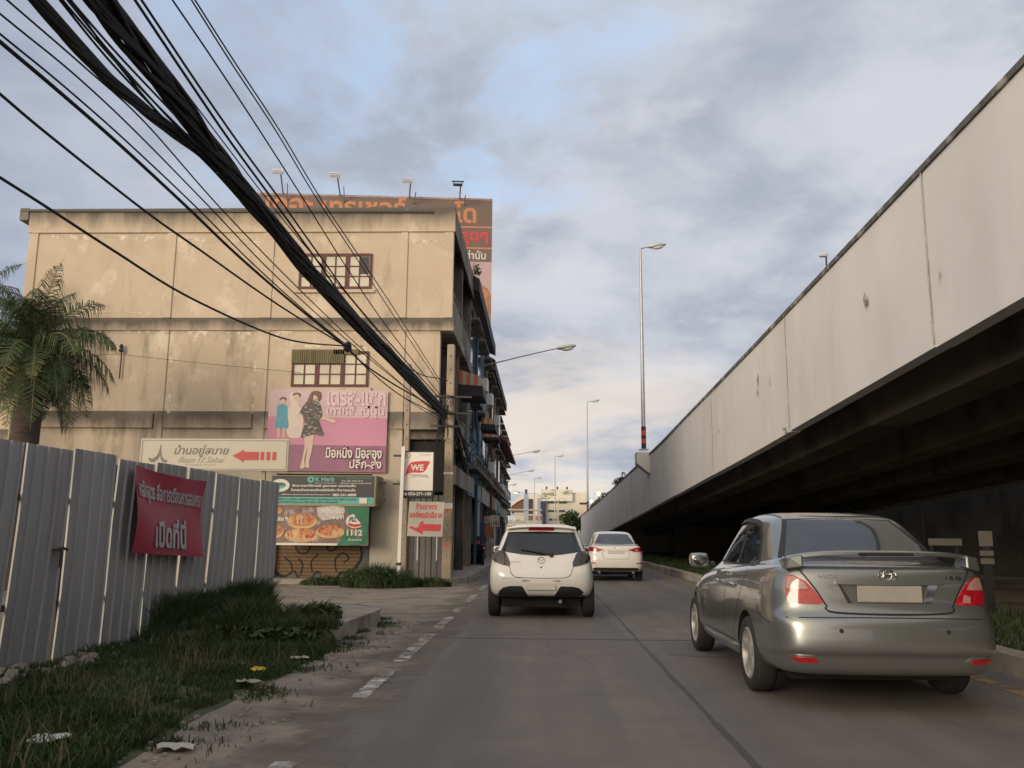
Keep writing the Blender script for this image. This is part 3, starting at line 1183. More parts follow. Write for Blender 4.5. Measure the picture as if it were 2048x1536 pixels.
gp = thing('marker_post', 'short pale banded post standing in the shade under the flyover', 'post', (p.x, p.y, .0))
for a, b in ((.92, 1.01), (1.05, 1.13), (1.2, 1.44)):
    MB().box(-.085, .085, -.05, .05, a, b).build('pale_band', m_pale, gp)
MB().box(-.05, .05, -.04, .04, 0, 1.4).build('post_core', m_black, gp)
p = W(1890, 1084, 16)
gp = thing('notice_board', 'low pale board in the shade under the flyover behind the grey sedan', 'board', (p.x, p.y, 0))
MB().box(-.28, .28, -.03, .03, p.z - .06, p.z + .06).build('board_panel', m_pale, gp)
for s in (-.22, .22):
    MB().box(s - .025, s + .025, .035, .07, 0, p.z + .05).build('board_leg', m_black, gp)

# ================================================================== lamp posts
def lamp_head(c, d, s, parent, lit=False):
    """cobra-head lantern: c = arm end, d = horizontal direction"""
    d = Vector(d).normalized()
    up = Vector((0, 0, 1))
    d2 = (d + up * .16).normalized()
    R = Matrix((d2, up.cross(d2).normalized(), d2.cross(up.cross(d2)).normalized())).transposed()
    c = Vector(c)
    hd = MB().ellipsoid(c + d2 * .36 * s, .42 * s, .17 * s, .10 * s, R).build('lamp_housing', m_lampmetal, parent, smooth=True)
    MB().ellipsoid(c + d2 * .40 * s - R.col[2] * .06 * s, .27 * s, .125 * s, .11 * s, R).build('lamp_lens', m_emwarm if lit else m_lampglass, hd, smooth=True)


m_bandred = mat('band_red', (.62, .05, .05), rough=.5, var=.08)


def tall_lamp(x, y, z0, z1, arm, d, label, group, band=True, s=1.0, lit=False, hs=1.0):
    t = thing('street_lamp', label, 'street lamp', (x, y, z0), 0, group)
    H = z1 - z0
    MB().tube([(0, 0, 0), (0, 0, H * .5), (0, 0, H)], [.10 * s, .08 * s, .05 * s], 12).build('pole', m_steel, t, smooth=True)
    if band:
        for a, b, m in ((.05, .32, m_black), (.32, .55, m_bandred), (.55, .72, m_black), (.72, .95, m_bandred), (.95, 1.15, m_black)):
            MB().lathe([(.112 * s, a), (.112 * s, b)], 14).build('painted_band', m, t, smooth=True)
        MB().box(-.22, .22, -.22, .22, 0, .045).build('base_plate', m_steel, t)
    d = Vector(d)
    tip = Vector((0, 0, H)) + d
    n = 6
    pts = [Vector((0, 0, H - .02)) + d * (k / n) + Vector((0, 0, .0 if arm < 1 else .10 * sin(pi * .5 * k / n))) for k in range(n + 1)]
    MB().tube(pts, .03 * s, 8).build('arm', m_steel, t, smooth=True)
    lamp_head(pts[-1], Vector((d.x, d.y, 0)), hs, t, lit)
    return t


G1 = 'street lamps along the flyover'
tall_lamp(4.98, 42.68, 5.47, 15.72, .4, (.42, 0, .08), 'tall grey lamp post with red and black bands on the flyover corbel', G1, s=1.05, hs=1.15)
p = W(1174, 803, 99)
tall_lamp(p.x, 99, 4.0, p.z, .4, (.5, 0, .05), 'second lamp post along the flyover, behind the banded one', G1, s=1.1, hs=1.25)
p = W(1110, 913, 157)
tall_lamp(p.x, 157, 0, p.z, .4, (.5, 0, .05), 'thin lamp post in front of the cream office block', G1, s=1.2, band=False, hs=1.4)
p = W(1069, 957, 205)
tall_lamp(p.x, 205, 0, p.z, .4, (.5, 0, .05), 'most distant thin lamp post above the footbridge', G1, s=1.2, band=False, hs=1.5)
G2 = 'long arm street lamps on the shophouse pavement'
ll = tall_lamp(-2.75, 38.3, .13, 8.75, 3.4, (3.45, 0, .75), 'long armed street lamp in front of the blue shophouse', G2, band=True, hs=1.1)
for px, py, Y, qx, lab in ((998, 916, 86, 1063, 'long armed street lamp above the red oval sign'), (1011, 952, 110, 1055, 'long armed street lamp just beyond the blue hanging sign'), (1008, 978, 132, 1022, 'smallest long armed street lamp at the end of the shophouse row')):
    p = W(px, py, Y)
    q = W(qx, py - 12, Y)
    tall_lamp(p.x, Y, .0, p.z, 3, (q.x - p.x, 0, .55), lab, G2, band=False, hs=1.15)
G3 = 'lit street lamps'
p = W(1078, 988, 120)
tall_lamp(p.x, 120, 0, p.z, 1, (W(1040, 985, 120).x - p.x, 0, .1), 'lit lamp glowing amber in front of the curved roof hall', G3, band=False, lit=True, hs=1.3)
p = W(1199, 1003, 96)
for (px, py, Y, lab) in ((1197, 988, 96, 'lit lamp glowing above the edge of the flyover wall'), (1183, 1003, 103, 'lit lamp glowing low beside the red banded post on the flyover')):
    p = W(px, py, Y)
    t = thing('street_lamp', lab, 'street lamp', (p.x, Y, 3.9), 0, G3)
    MB().tube([(0, 0, 0), (0, 0, p.z - 3.9)], .05, 8).build('pole', m_steel, t, smooth=True)
    MB().ellipsoid((0, 0, p.z - 3.9), .21, .21, .22).build('lamp_globe', m_emwarm, t, smooth=True)
    MB().tube([(0, 0, p.z - 3.95), (-.5, 0, p.z - 3.9)], .035, 6).build('arm', m_steel, t)
p = W(1652, 512, 20)
t = thing('camera_mast', 'short bracket with a small device peeking above the flyover edge', 'bracket', (p.x, 20, itp(FT, 20) - .1))
MB().tube([(0, 0, 0), (0, 0, p.z - itp(FT, 20) + .1)], .02, 6).build('mast', m_black, t)
MB().obox((-.06, 0, p.z - itp(FT, 20) + .12), .2, .1, .09).build('device_case', m_lampmetal, t, bevel=.02)

# trees and weeds over the ramp
tree('round leafy tree against the cream office block', W(1150, 1035, 118).x + .3, 118, 4.7, 2.3, 61, 1700, 'trees beside the far ramp', ls=.26)
tree('dark tree rising behind the flyover ramp below the lit lamp', 12.2, 118, 8.0, 2.6, 62, 2200, 'trees beside the far ramp', ls=.26)
tree('dark tree rising behind the nearer part of the flyover ramp', 13.0, 100, 8.4, 2.8, 63, 2200, 'trees beside the far ramp', ls=.24)
mb = MB()
r = random.Random(8)
for k in range(26):
    y = r.uniform(52, 96)
    leaf_cloud(mb, (FX + .1 + r.uniform(-.1, .3), y, itp(FT, y) + .12), .25, .5, r.uniform(.12, .38), 60, .07, r, gap=1)
tag(mb.build('weeds', m_leaf, fix=False), 'weeds growing along the top edge of the flyover', kind='stuff')

# ================================================================== concrete shophouse with the bare gable
GY = 24.0
m_plaster = stain_mat('gable_plaster', (0.56, 0.452, 0.33), (0.085, 0.074, 0.062), (9.9, 6.85, 3.9), (10.68, 7.36, 4.66), var=.07,
                      light=(0.67, 0.565, 0.43), grey=(0.38, 0.35, 0.295), gz=(2.0, 6.2))
m_dirtconc = mat('sooty_concrete', (0.25, 0.215, 0.17), rough=.95, var=.25, scale=1.2, bump=.4, second=(0.07, 0.062, 0.055), sscale=.8, slo=.42, shi=.62, sstretch=(1, 1, .3))
m_shutter = mat('roller_shutter', (0.095, 0.088, 0.078), rough=.6, metal=.2, var=.2, scale=2)
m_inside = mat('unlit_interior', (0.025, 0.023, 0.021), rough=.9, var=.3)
m_greydoor = mat('grey_folding_door', (0.16, 0.15, 0.135), rough=.6, metal=.2, var=.25, scale=2, stretch=(1, 1, .2))

shop = thing('shophouse', 'old three storey shophouse with a bare stained cream gable and pink poster', 'building', (-8.8, 27.5, 0))
SO = Vector(shop.location)


class OB(MB):
    """MB whose coordinates are given in the world and stored relative to a thing"""
    def __init__(self, base):
        super().__init__()
        self.base = Vector(base)

    def add(self, vs, fs):
        return super().add([Vector(v) - self.base for v in vs], fs)


def X_(px, py):
    return W(px, py, GY).x


XL = -15.0
pil = [(XL, -14.72), (X_(331, 540), X_(348, 540)), (X_(522, 560), X_(545, 560)), (X_(800, 560), X_(814, 560)), (-2.80, -2.53)]
# recessed wall fields (0.09 m behind the frame)
b = OB(SO)
b.box(XL, -2.55, GY + .035, GY + .33, 7.0, 10.62)
b.box(XL, -2.87, GY + .035, GY + .33, 4.2, 6.998)
b.box(XL, -7.32, GY + .035, GY + .33, 0, 4.198)
b.box(-7.318, -4.66, GY + .035, GY + .33, 2.95, 4.198)
b.box(-4.658, -3.86, GY + .05, GY + .33, 0, 4.198)
b.build('gable_wall', m_plaster, shop)
b = OB(SO)
b.box(XL + .02, -3.7, GY + .332, 31, 0.02, 10.35)
b.build('inner_wall', m_dirtconc, shop)
# frame: frieze, bands and pilasters standing proud
b = OB(SO)
b.box(XL - .04, -2.49, GY - .02, GY + .034, 9.92, 10.66)
b.box(XL, -2.48, GY - .005, GY + .034, 7.0, 7.33)
for i, (a, c) in enumerate(pil):
    b.box(a, c, GY, GY + .034, 7.331, 9.919)
    if i < 4:
        b.box(a - .0, c, GY, GY + .034, 4.2 if i == 3 else 0.02, 6.999)
b.build('frame_band', m_plaster, shop, bevel=.012)
b = OB(SO)
for i in range(4):
    a = pil[i][1] + .02
    c = pil[i + 1][0] - .02 if i < 3 else -4.3
    if i == 2:
        c = a + 1.2
    if i == 3:
        continue
    b.box(a, c, GY - .035, GY + .034, 4.2, 4.62)
b.build('stained_ledge', m_plaster, shop, bevel=.012)
b = OB(SO)
b.box(XL - .32, XL - .042, GY - .06, GY + 6.6, 10.3, 10.68)
b.box(XL - .041, -2.495, GY + .09, 31.0, 10.36, 10.68)
b.build('roof_slab', m_dirtconc, shop, bevel=.02)
MB().bar(Vector((XL - .3, GY - .05, 10.6)) - SO, Vector((X_(866, 432), GY - .05, 10.50)) - SO, .04, .06).build('roof_flashing', m_black, shop)


def gable_window(x0, x1, z0, z1, cols, name='window'):
    fw = OB(SO)
    y0, y1 = GY - .02, GY + .03
    fw.box(x0, x1, y0, y1, z0, z0 + .09)
    fw.box(x0, x1, y0, y1, z1 - .08, z1)
    n = cols
    sw = (x1 - x0) / n
    for k in range(n + 1):
        c = x0 + sw * k
        lo, hi = max(x0, c - .06), min(x1, c + .06)
        fw.box(lo, hi, y0 + .001, y1, z0 + .09, z1 - .08)
    for k in range(n):
        a, c = x0 + sw * k + .06, x0 + sw * (k + 1) - .06
        fw.box((a + c) / 2 - .018, (a + c) / 2 + .018, y0 + .012, y1, z0 + .091, z1 - .081)
        for q in range(1, 3):
            z = z0 + .09 + (z1 - z0 - .17) * q / 3
            fw.box(a, c, y0 + .014, y1, z - .016, z + .016)
    f = fw.build(name, m_wood, shop)
    pb = OB(SO)
    pb.box(x0 + .03, x1 - .03, y1 - .018, y1 + .003, z0 + .05, z1 - .05)
    pb.build('pane', m_litglass, f)
    sb = OB(SO)
    sb.box(x0 - .1, x1 + .1, GY - .04, GY + .034, z0 - .09, z0 - .001)
    sb.build('sill', m_plaster, f)
    return f


f = gable_window(-6.97, -4.88, 8.2, 9.27, 3)
db = OB(SO)
db.box(-5.22, -4.96, GY + .0, GY + .0115, 8.66, 9.17)
db.build('pane', m_darkglass, f)
f = gable_window(-7.04, -4.87, 5.36, 6.40, 3)
m_olive = mat('olive_corrugated', (0.15, 0.125, 0.06), rough=.7, var=.35, scale=3, stretch=(6, 1, .3))
ob = OB(SO)
for k in range(24):
    x = -7.02 + k * .0625
    ob.bar((x, GY - .04, 6.04), (x, GY - .04, 6.44), .05, .03, up=(0, 1, 0))
ob.build('corrugated_cover', m_olive, f)
ob = OB(SO)
ob.bar((-5.5, GY - .04, 6.30), (-5.5, GY - .04, 6.44), .7, .03, up=(0, 1, 0))
ob.build('corrugated_cover', m_olive, f)

# pale repair smears and bare patches in the render
r = random.Random(31)
m_eff = mat('pale_efflorescence', (0.70, 0.60, 0.46), rough=.95, var=.10, scale=3)
fade(m_eff, 'Z', -30, 30, 3.0, .9)


def smear(px0, py0, px1, py1, th, drip=0.0, n=26):
    pb_ = MB()
    a, c = W(px0, py0, GY) - SO, W(px1, py1, GY) - SO
    d = c - a
    pr = Vector((-d.z, 0, d.x)).normalized() * th
    up, dn = [], []
    for i in range(n + 1):
        p = a + d * (i / n)
        p.y = GY - SO.y - .0 + (.03 if True else 0)
        up.append(p + pr * r.uniform(.2, .6))
        dn.append(p - pr * r.uniform(.2, .7) - Vector((0, 0, drip * max(0, r.uniform(-1, 1)) ** 2)))
    pb_.add(up + dn, [(i, i + 1, n + 2 + i, n + 1 + i) for i in range(n)])
    pb_.build('plaster_smear', m_eff, shop, fix=False)


for q in ((92, 472, 325, 474, .10, .1), (352, 477, 520, 482, .14, .5), (346, 662, 515, 668, .12, .55), (250, 656, 312, 660, .1, .4), (319, 690, 314, 850, .12, 0), (342, 690, 336, 850, .10, 0),
          (352, 490, 349, 610, .08, 0), (328, 560, 322, 630, .07, 0), (135, 622, 310, 626, .07, 0), (550, 660, 590, 662, .15, .6), (705, 668, 780, 672, .16, .6), (596, 590, 745, 592, .06, .1), (587, 690, 730, 692, .07, .1),
          (818, 480, 895, 482, .05, .25), (512, 690, 505, 850, .10, 0), (345, 842, 500, 846, .12, .1), (165, 845, 300, 848, .07, .1), (548, 500, 545, 610, .07, 0)):
    smear(*q)

# old shutter with painted tag
sb = OB(SO)
z = .02
while z < 2.94:
    sb.box(-7.30, -4.67, GY + .26 + (.012 if int(z * 100) % 2 else 0), GY + .33, z, z + .085)
    sb.box(-7.30, -4.67, GY + .285, GY + .33, z + .085, z + .098)
    z += .1
sh = sb.build('roller_shutter', m_shutter, shop)
m_ochre = stripes('ochre_spray', (0.165, 0.105, 0.05), (0.08, .05, .026), .1, 'Z', .72)
m_blk = paint('black_spray', (0.015, 0.014, 0.013), rough=.8)
gb = Board(Vector((-7.28, GY + .248, .05)) - SO, (1, 0, 0), (0, 0, 1), 2.35, 1.25, shop)
outline = [(0, .98), (0, .30), (.06, .15), (.13, .12), (.19, .2), (.24, .22), (.28, .10), (.37, .02), (.43, .07), (.47, .2), (.53, .2), (.56, .06), (.65, -.02), (.72, .03), (.74, .17), (.80, .22),
           (.86, .2), (.94, .34), (.99, .52), (.98, .72), (.90, .86), (.80, .93), (.66, .90), (.5, .97), (.3, .93), (.15, .98)]
sm = [(p.x, p.y) for p in catmull([Vector((a, c, 0)) for a, c in outline], 3, True)]
cx, cyy = .48, .55
gb.poly([(cx + (a - cx) * 1.045, cyy + (c - cyy) * 1.09 - .015) for a, c in sm], m_blk, 'graffiti')
gb.poly(sm, m_ochre, 'graffiti')


def stroke(bd, pts, w, m, name='print'):
    ps = catmull([Vector((a, c, 0)) for a, c in pts], 5)
    L, R_ = [], []
    asp = bd.w / bd.h
    for i, p in enumerate(ps):
        a = ps[max(0, i - 1)]
        c = ps[min(len(ps) - 1, i + 1)]
        t = Vector(((c.x - a.x) * bd.w, (c.y - a.y) * bd.h, 0)).normalized()
        nx_, ny_ = -t.y * w / 2, t.x * w / 2
        L.append((p.x + nx_ / bd.w, p.y + ny_ / bd.h))
        R_.append((p.x - nx_ / bd.w, p.y - ny_ / bd.h))
    l = bd.lift()
    n = len(L)
    mb = MB().add([bd.P(a, c, l) for a, c in L] + [bd.P(a, c, l) for a, c in R_], [(i, i + 1, n + i + 1, n + i) for i in range(n - 1)])
    return mb.build(name, m, bd.parent, fix=False)


for pts in ([(.2, .85), (.26, .62), (.36, .6), (.42, .8)], [(.1, .5), (.18, .38), (.2, .22)], [(.44, .18), (.42, .4), (.5, .58)], [(.72, .2), (.70, .45), (.78, .6), (.86, .5), (.80, .4)],
            [(.57, .9), (.62, .66), (.7, .7), (.72, .88)], [(.3, .12), (.32, .34), (.27, .48)]):
    stroke(gb, pts, .045, m_blk, 'graffiti')

# road side: slabs, fins and balconies
b = OB(SO)
b.box(-3.7, -2.62, GY + .332, 31, 3.95, 4.2)
b.box(-3.7, -2.50, GY + .332, 31, 7.0, 7.3)
b.build('floor_slab', m_dirtconc, shop, bevel=.015)
for y in (27.4, 30.8):
    b = OB(SO)
    b.box(-3.7, -2.66, y, y + .2, 4.21, 6.99)
    b.box(-3.7, -2.58, y, y + .2, 7.31, 10.35)
    b.build('party_fin', m_dirtconc, shop)
for (y0, y1) in ((24.34, 27.38), (27.62, 30.78)):
    for z0, xx in ((4.21, -2.70), (7.31, -2.56)):
        b = OB(SO)
        b.box(xx - .1, xx, y0, y1, z0, z0 + .82)
        b.box(xx - .14, xx + .03, y0, y1, z0 + .821, z0 + .9)
        b.build('balcony_wall', m_dirtconc, shop, bevel=.01)
        b = OB(SO)
        b.box(-3.705, -3.66, y0 + .5, y1 - .5, z0 + .9, z0 + 2.3)
        fr = b.build('window', m_wood, shop)
        b = OB(SO)
        b.box(-3.665, -3.65, y0 + .6, y1 - .6, z0 + 1.0, z0 + 2.2)
        b.build('pane', m_darkglass, fr)
b = OB(SO)
b.add([(-2.60, 24.1, 10.355), (-2.50, 24.1, 10.355), (-2.48, 31, 10.3), (-2.60, 31, 10.35), (-2.60, 24.1, 10.0), (-2.50, 24.1, 9.95), (-2.48, 31, 9.8), (-2.60, 31, 9.9)],
      [(0, 1, 2, 3), (4, 7, 6, 5), (0, 4, 5, 1), (1, 5, 6, 2), (2, 6, 7, 3), (3, 7, 4, 0)])
b.build('eave_board', m_dirtconc, shop)
# arcade: square posts, folding doors, junk in the dark
for y in (27.4, 30.8):
    b = OB(SO)
    b.box(-2.98, -2.72, y, y + .26, .13, 3.95)
    b.build('arcade_post', m_dirtconc, shop)
b = OB(SO)
for k in range(30):
    b.box(-4.19, -4.15 + (.02 if k % 2 else 0), 24.4 + k * .22, 24.61 + k * .22, .14, 2.9)
b.build('folding_door', m_greydoor, shop)
b = OB(SO)
for k in range(9):
    b.box(-4.17 + k * .165, -4.03 + k * .165, GY + .42 + (.03 if k % 2 else 0), GY + .46, .14, 2.4)
b.build('folding_door', m_greydoor, shop)
b = OB(SO)
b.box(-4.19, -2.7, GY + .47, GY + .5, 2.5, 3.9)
b.build('dark_opening_panel', m_inside, shop)  # flat panel, the dark of the unlit opening put into its colour
b = OB(SO)
b.box(-4.2, -2.45, 24.6, 30.9, 2.98, 3.06)
b.box(-2.47, -2.41, 24.6, 30.9, 2.72, 3.25)
b.build('shop_canopy', m_dirtconc, shop)
for k in range(5):
    b = OB(SO)
    b.box(-2.75, -2.73, 24.9 + k * .45, 24.93 + k * .45, .14, 2.9)
    b.build('grille_bar', m_steel, shop)

# ================================================================== fashion poster on the gable
p0 = W(530, 941, GY - .05)
p1 = W(771, 945, GY - .05)
q1 = W(776, 781, GY - .05)
pk = thing('poster', 'large faded pink fashion poster on the cream gable below the lower window', 'poster', tuple(p0))
bd = Board((0, 0, 0), (1, 0, -.012), (0, 0, 1), (p1 - p0).x, (q1 - p1).z, pk)
bd.rect(0, 0, 1, 1, paint('pink_pale', (.55, .40, .41), var=.14, scale=1.2), 'poster_sheet', lift=0)
bd.rect(0, 0, 1, .66, paint('pink_mid', (.54, .235, .33), var=.10, scale=.8))
bd.rect(0, 0, 1, .32, paint('mauve', (.28, .12, .19), var=.10))
m_pl = paint('pale_print', (.66, .55, .47), var=.08)
m_skin = paint('print_skin', (.60, .44, .34), var=.08)
m_hair = paint('print_hair', (.16, .085, .055), var=.35, scale=14, stretch=(4, 1, .6))
m_dress = paint('print_dress', (.085, .075, .065), var=.4, scale=9, second=(.4, .35, .29), sscale=7, slo=.54, shi=.62, sstretch=(1, 1, 2.2))
m_blue = paint('print_blue', (.10, .32, .42), var=.12)
sm = lambda pts, k=4: [(p.x, p.y) for p in catmull([Vector((a, c, 0)) for a, c in pts], k, True)]
# the two pale companions
bd.poly(sm([(.17, .93), (.22, .95), (.26, .90), (.25, .80), (.29, .72), (.29, .45), (.24, .40), (.17, .44), (.15, .70), (.19, .80)]), m_pl)
bd.ell(.235, .93, .035, .03, m_hair, jit=.1)
bd.ell(.232, .895, .026, .042, m_skin)
bd.ell(.12, .875, .030, .028, m_hair, jit=.1)
bd.ell(.118, .84, .023, .038, m_skin)
bd.poly(sm([(.08, .80), (.15, .80), (.165, .66), (.17, .52), (.07, .52), (.075, .68)]), m_blue)
bd.rect(.085, .40, .108, .52, m_skin)
bd.rect(.128, .40, .151, .52, m_skin)
# the woman in the dark dress
bd.poly(sm([(.355, .46), (.392, .46), (.385, .28), (.365, .12), (.37, .05), (.335, .05), (.335, .12), (.345, .28)]), m_skin)
bd.poly(sm([(.315, .45), (.352, .45), (.345, .30), (.325, .14), (.33, .045), (.29, .04), (.305, .14), (.32, .30)]), m_skin)
bd.poly(sm([(.44, .67), (.50, .655), (.565, .625), (.57, .60), (.54, .595), (.49, .625), (.43, .635)], 3), m_skin)
bd.poly(sm([(.315, .84), (.35, .865), (.40, .86), (.44, .80), (.455, .66), (.43, .63), (.445, .56), (.475, .45), (.45, .43), (.40, .45), (.31, .41), (.285, .43), (.31, .56), (.30, .66), (.265, .71), (.255, .68), (.28, .76)], 3), m_dress)
bd.ell(.395, .925, .028, .045, m_skin)
bd.poly(sm([(.36, .97), (.40, .985), (.435, .965), (.44, .90), (.42, .85), (.41, .90), (.385, .93), (.37, .90), (.355, .84), (.325, .83), (.335, .90)], 3), m_hair)
m_wt = paint('white_print', (.68, .63, .55), var=.05)
m_wp = paint('white_pink_print', (.66, .48, .50), var=.05)
bd.text('เดรส-แซก', .49, .80, .985, .985, m_wp, .035)
bd.text('เกาหลี ญี่ปุ่น', .49, .655, .975, .815, m_wp, .035)
m_out = paint('plum_outline', (.11, .02, .06))
for dx, dz in ((.006, -.01), (-.006, .008)):
    bd.text('มือหนึ่ง มือสอง', .50 + dx, .165 + dz, .965 + dx, .315 + dz, m_out, .045)
    bd.text('ปลีก-ส่ง', .70 + dx, .045 + dz, .965 + dx, .17 + dz, m_out, .045)
bd.text('มือหนึ่ง มือสอง', .50, .165, .965, .315, m_wt, .025)
bd.text('ปลีก-ส่ง', .70, .045, .965, .17, m_wt, .025)

# ================================================================== K Herb light box and the pizza banner
a0, a1 = W(540, 1010, 23.4), W(748, 951, 23.4)
kx0, kx1, kz0, kz1 = a0.x, a1.x + .06, a0.z - .03, a1.z
kh = thing('shop_sign', 'dark grey and turquoise herb shop light box above the graffiti shutter', 'sign', (kx0, 23.4, kz0))
KW, KH = kx1 - kx0, kz1 - kz0
m_box = paint('box_beige', (.30, .27, .18), rough=.6, var=.1)
MB().add([(0, 0, .0), (KW, 0, 0), (KW + .10, .5, .05), (0, .5, .05), (0, 0, KH), (KW + .02, 0, KH), (KW + .12, .5, KH - .02), (0, .5, KH - .02)],
         [(0, 3, 2, 1), (4, 5, 6, 7), (0, 1, 5, 4), (1, 2, 6, 5), (2, 3, 7, 6), (3, 0, 4, 7)]).build('sign_box', m_box, kh, bevel=.02)
bd = Board((.02, -.002, .07), (1, 0, 0), (0, 0, 1), KW - .06, KH - .09, kh)
bd.rect(0, 0, 1, 1, paint('sign_grey', (.055, .055, .055), var=.1), 'sign_face')
m_teal = paint('teal', (.12, .40, .34), var=.06)
bd.rect(0, 0, 1, .24, m_teal)
m_dk = paint('dark_print', (.03, .04, .04))
bd.ell(.38, .87, .034, .12, m_teal, n=12, jit=.12)
bd.ell(.38, .87, .012, .05, m_dk, n=8)
bd.text('K Herb', .425, .80, .61, .965, m_teal, .03)
bd.text('ศูนย์รวมสมุนไพรเพื่อสุขภาพ', .42, .72, .62, .77, m_wt, .01)
bd.text('รักษาโรคด้วยสมุนไพร เชียงใหม่', .73, .89, .97, .95, m_teal, .01)
bd.text('โทร. 081-595-1012', .68, .80, .89, .86, m_wt, .01)
bd.text('เปิดบริการทุกวัน 8.00-20.00', .67, .70, .97, .77, m_wt, .01)
bd.text('รักษาแผลให้หายดี ดูแลแผล แผลกดทับ', .20, .585, .82, .70, m_wt, .035)
bd.text('โรคอุดกั้นหลอดเลือดหัวใจตีบ ทำลายมะเร็ง', .19, .425, .82, .545, m_wt, .035)
bd.text('ปรึกษาเรื่องสมุนไพรเพื่อสุขภาพ', .10, .29, .58, .36, m_wt, .015)
bd.text('085-241-8888', .60, .275, .83, .37, m_wt, .03)
bd.text('แผนที่ร้าน ถ.มหิดล หลังปั๊มน้ำมัน ก่อนถึงสนามบิน 053-213-618', .02, .135, .83, .205, m_dk, .012)
bd.text('บริการจัดส่งทั่วประเทศ 081-595-1012 ปรึกษาฟรี', .02, .035, .65, .105, m_dk, .012)
bd.rect(.86, .02, .935, .22, m_wt)
bd.ell(.085, .65, .092, .23, m_wt, n=26)
bd.ell(.085, .66, .055, .10, paint('teal_dark', (.05, .15, .14)), n=18)
bd.poly([(.05, .60), (.12, .66), (.13, .58), (.08, .52)], m_teal)
for z in (.15, .62):
    MB().box(KW + .10, KW + .22, .18, .3, z, z + .06).build('bracket', m_black, kh)

p0 = W(552, 1090, 23.45)
p1 = W(737, 1086, 23.45)
q1 = W(738, 1012, 23.45)
pz = thing('banner', 'green and brown pizza delivery banner hanging below the herb shop light box', 'banner', tuple(p0))
bd = Board((0, 0, 0), (1, 0, .0), (0, 0, 1), (p1 - p0).x, (q1 - p0).z, pz, warp=lambda u, v: .02 * sin(u * 14 + v * 6) + .03 * sin(3 * u))
bd.rect(-.07, 0, 1, 1, paint('pizza_brown', (.20, .135, .11), var=.3, scale=5, second=(.42, .32, .28), sscale=3, slo=.55, shi=.65), 'banner_sheet', lift=0)
bd.rect(-.07, -.0, .8, .055, m_wt)
m_grn = paint('banner_green', (.02, .15, .075), var=.2, scale=3, second=(.12, .32, .2), sscale=4, slo=.62, shi=.7)
bd.poly([(.74, 1), (1, 1), (.985, .02), (.66, .0), (.70, .18), (.74, .4)], m_grn)
m_piz = paint('pizza_top', (.52, .20, .07), var=.35, scale=22, second=(.30, .06, .04), sscale=14, slo=.5, shi=.6)
m_crust = paint('pizza_crust', (.56, .34, .16), var=.2, scale=8)
for (u, v, ru, rv) in ((.27, .62, .165, .19), (.27, .27, .18, .18), (.585, .36, .155, .16), (-.03, .9, .08, .12), (-.01, .36, .09, .17)):
    bd.ell(u, v - .02, ru, rv, m_crust)
    bd.ell(u, v + .015, ru * .88, rv * .82, m_piz, jit=.06)
m_smoke = paint('steam_grey', (.46, .42, .39), var=.15, scale=4)
bd.poly([(.43, .95), (.62, 1), (.73, .97), (.71, .7), (.5, .62), (.44, .74)], m_smoke)
bd.text('หนักเครื่อง', .48, .80, .735, .97, m_wt, .035)
bd.text('ได้ใน 4 นาที', .48, .655, .73, .785, m_wt, .03)
bd.text('เพียง 99', .0, .60, .12, .72, m_wt, .03)
bd.ell(.855, .62, .105, .18, m_wt)
bd.text('PIZZA', .785, .60, .925, .72, m_dk, .03, shear=.01)
bd.poly([(.775, .57), (.85, .53), (.935, .57), (.925, .50), (.85, .46), (.785, .50)], m_red)
bd.text('1112', .765, .25, .935, .40, m_wt, .04)
bd.text('สั่งออนไลน์', .78, .12, .93, .19, m_wt, .01)

# ================================================================== white direction sign behind the fence
a, c = W(277, 941, 18), W(579, 878, 18)
bs = thing('direction_sign', 'long white guest house sign with a red arrow pointing away from the road', 'sign', (a.x, 18, a.z))
SW, SH = c.x - a.x, c.z - a.z
m_sgn = paint('cream_sign', (.50, .45, .36), rough=.6, var=.05, scale=1)
MB().box(0, SW, 0, .05, 0, SH).build('sign_panel', m_sgn, bs, bevel=.015)
bd = Board((0, -.002, 0), (1, 0, 0), (0, 0, 1), SW, SH, bs)
m_gl = paint('grey_line', (.18, .165, .14))
for u0, v0, u1, v1 in ((.012, .05, .988, .065), (.012, .935, .988, .95), (.012, .065, .0155, .935), (.9845, .065, .988, .935)):
    bd.rect(u0, v0, u1, v1, m_gl, lift=.004)
m_gr = paint('grey_letter', (.16, .145, .125), var=.25, scale=8)
bd.text('บ้านอยู่สบาย', .225, .42, .585, .80, m_gr, .012, shear=.02)
bd.text('Baan U Sabai', .26, .255, .56, .44, paint('pale_letter', (.36, .33, .27)), .0, shear=.02)
bd.text('Boutique Resort', .31, .15, .52, .22, paint('paler_letter', (.42, .38, .31)), .0)
m_ar = paint('arrow_red', (.46, .055, .05))
bd.poly([(.625, .47), (.70, .66), (.70, .595), (.80, .595), (.80, .345), (.70, .345), (.70, .28)], m_ar)
for u in (.812, .852, .892):
    bd.rect(u, .345, u + .024, .595, m_ar, lift=.007)
# the drawn gable finial
bd.poly(sm([(.137, .82), (.142, .60), (.150, .44), (.170, .33), (.185, .34), (.182, .26), (.160, .27), (.145, .36), (.137, .50), (.125, .38), (.10, .28), (.075, .28), (.062, .40), (.085, .37), (.112, .44), (.130, .60)], 3), m_gr)
for x in (.18, .83):
    MB().box(SW * x - .04, SW * x + .04, .06, .14, -a.z, SH - .05).build('sign_post', m_box, bs)

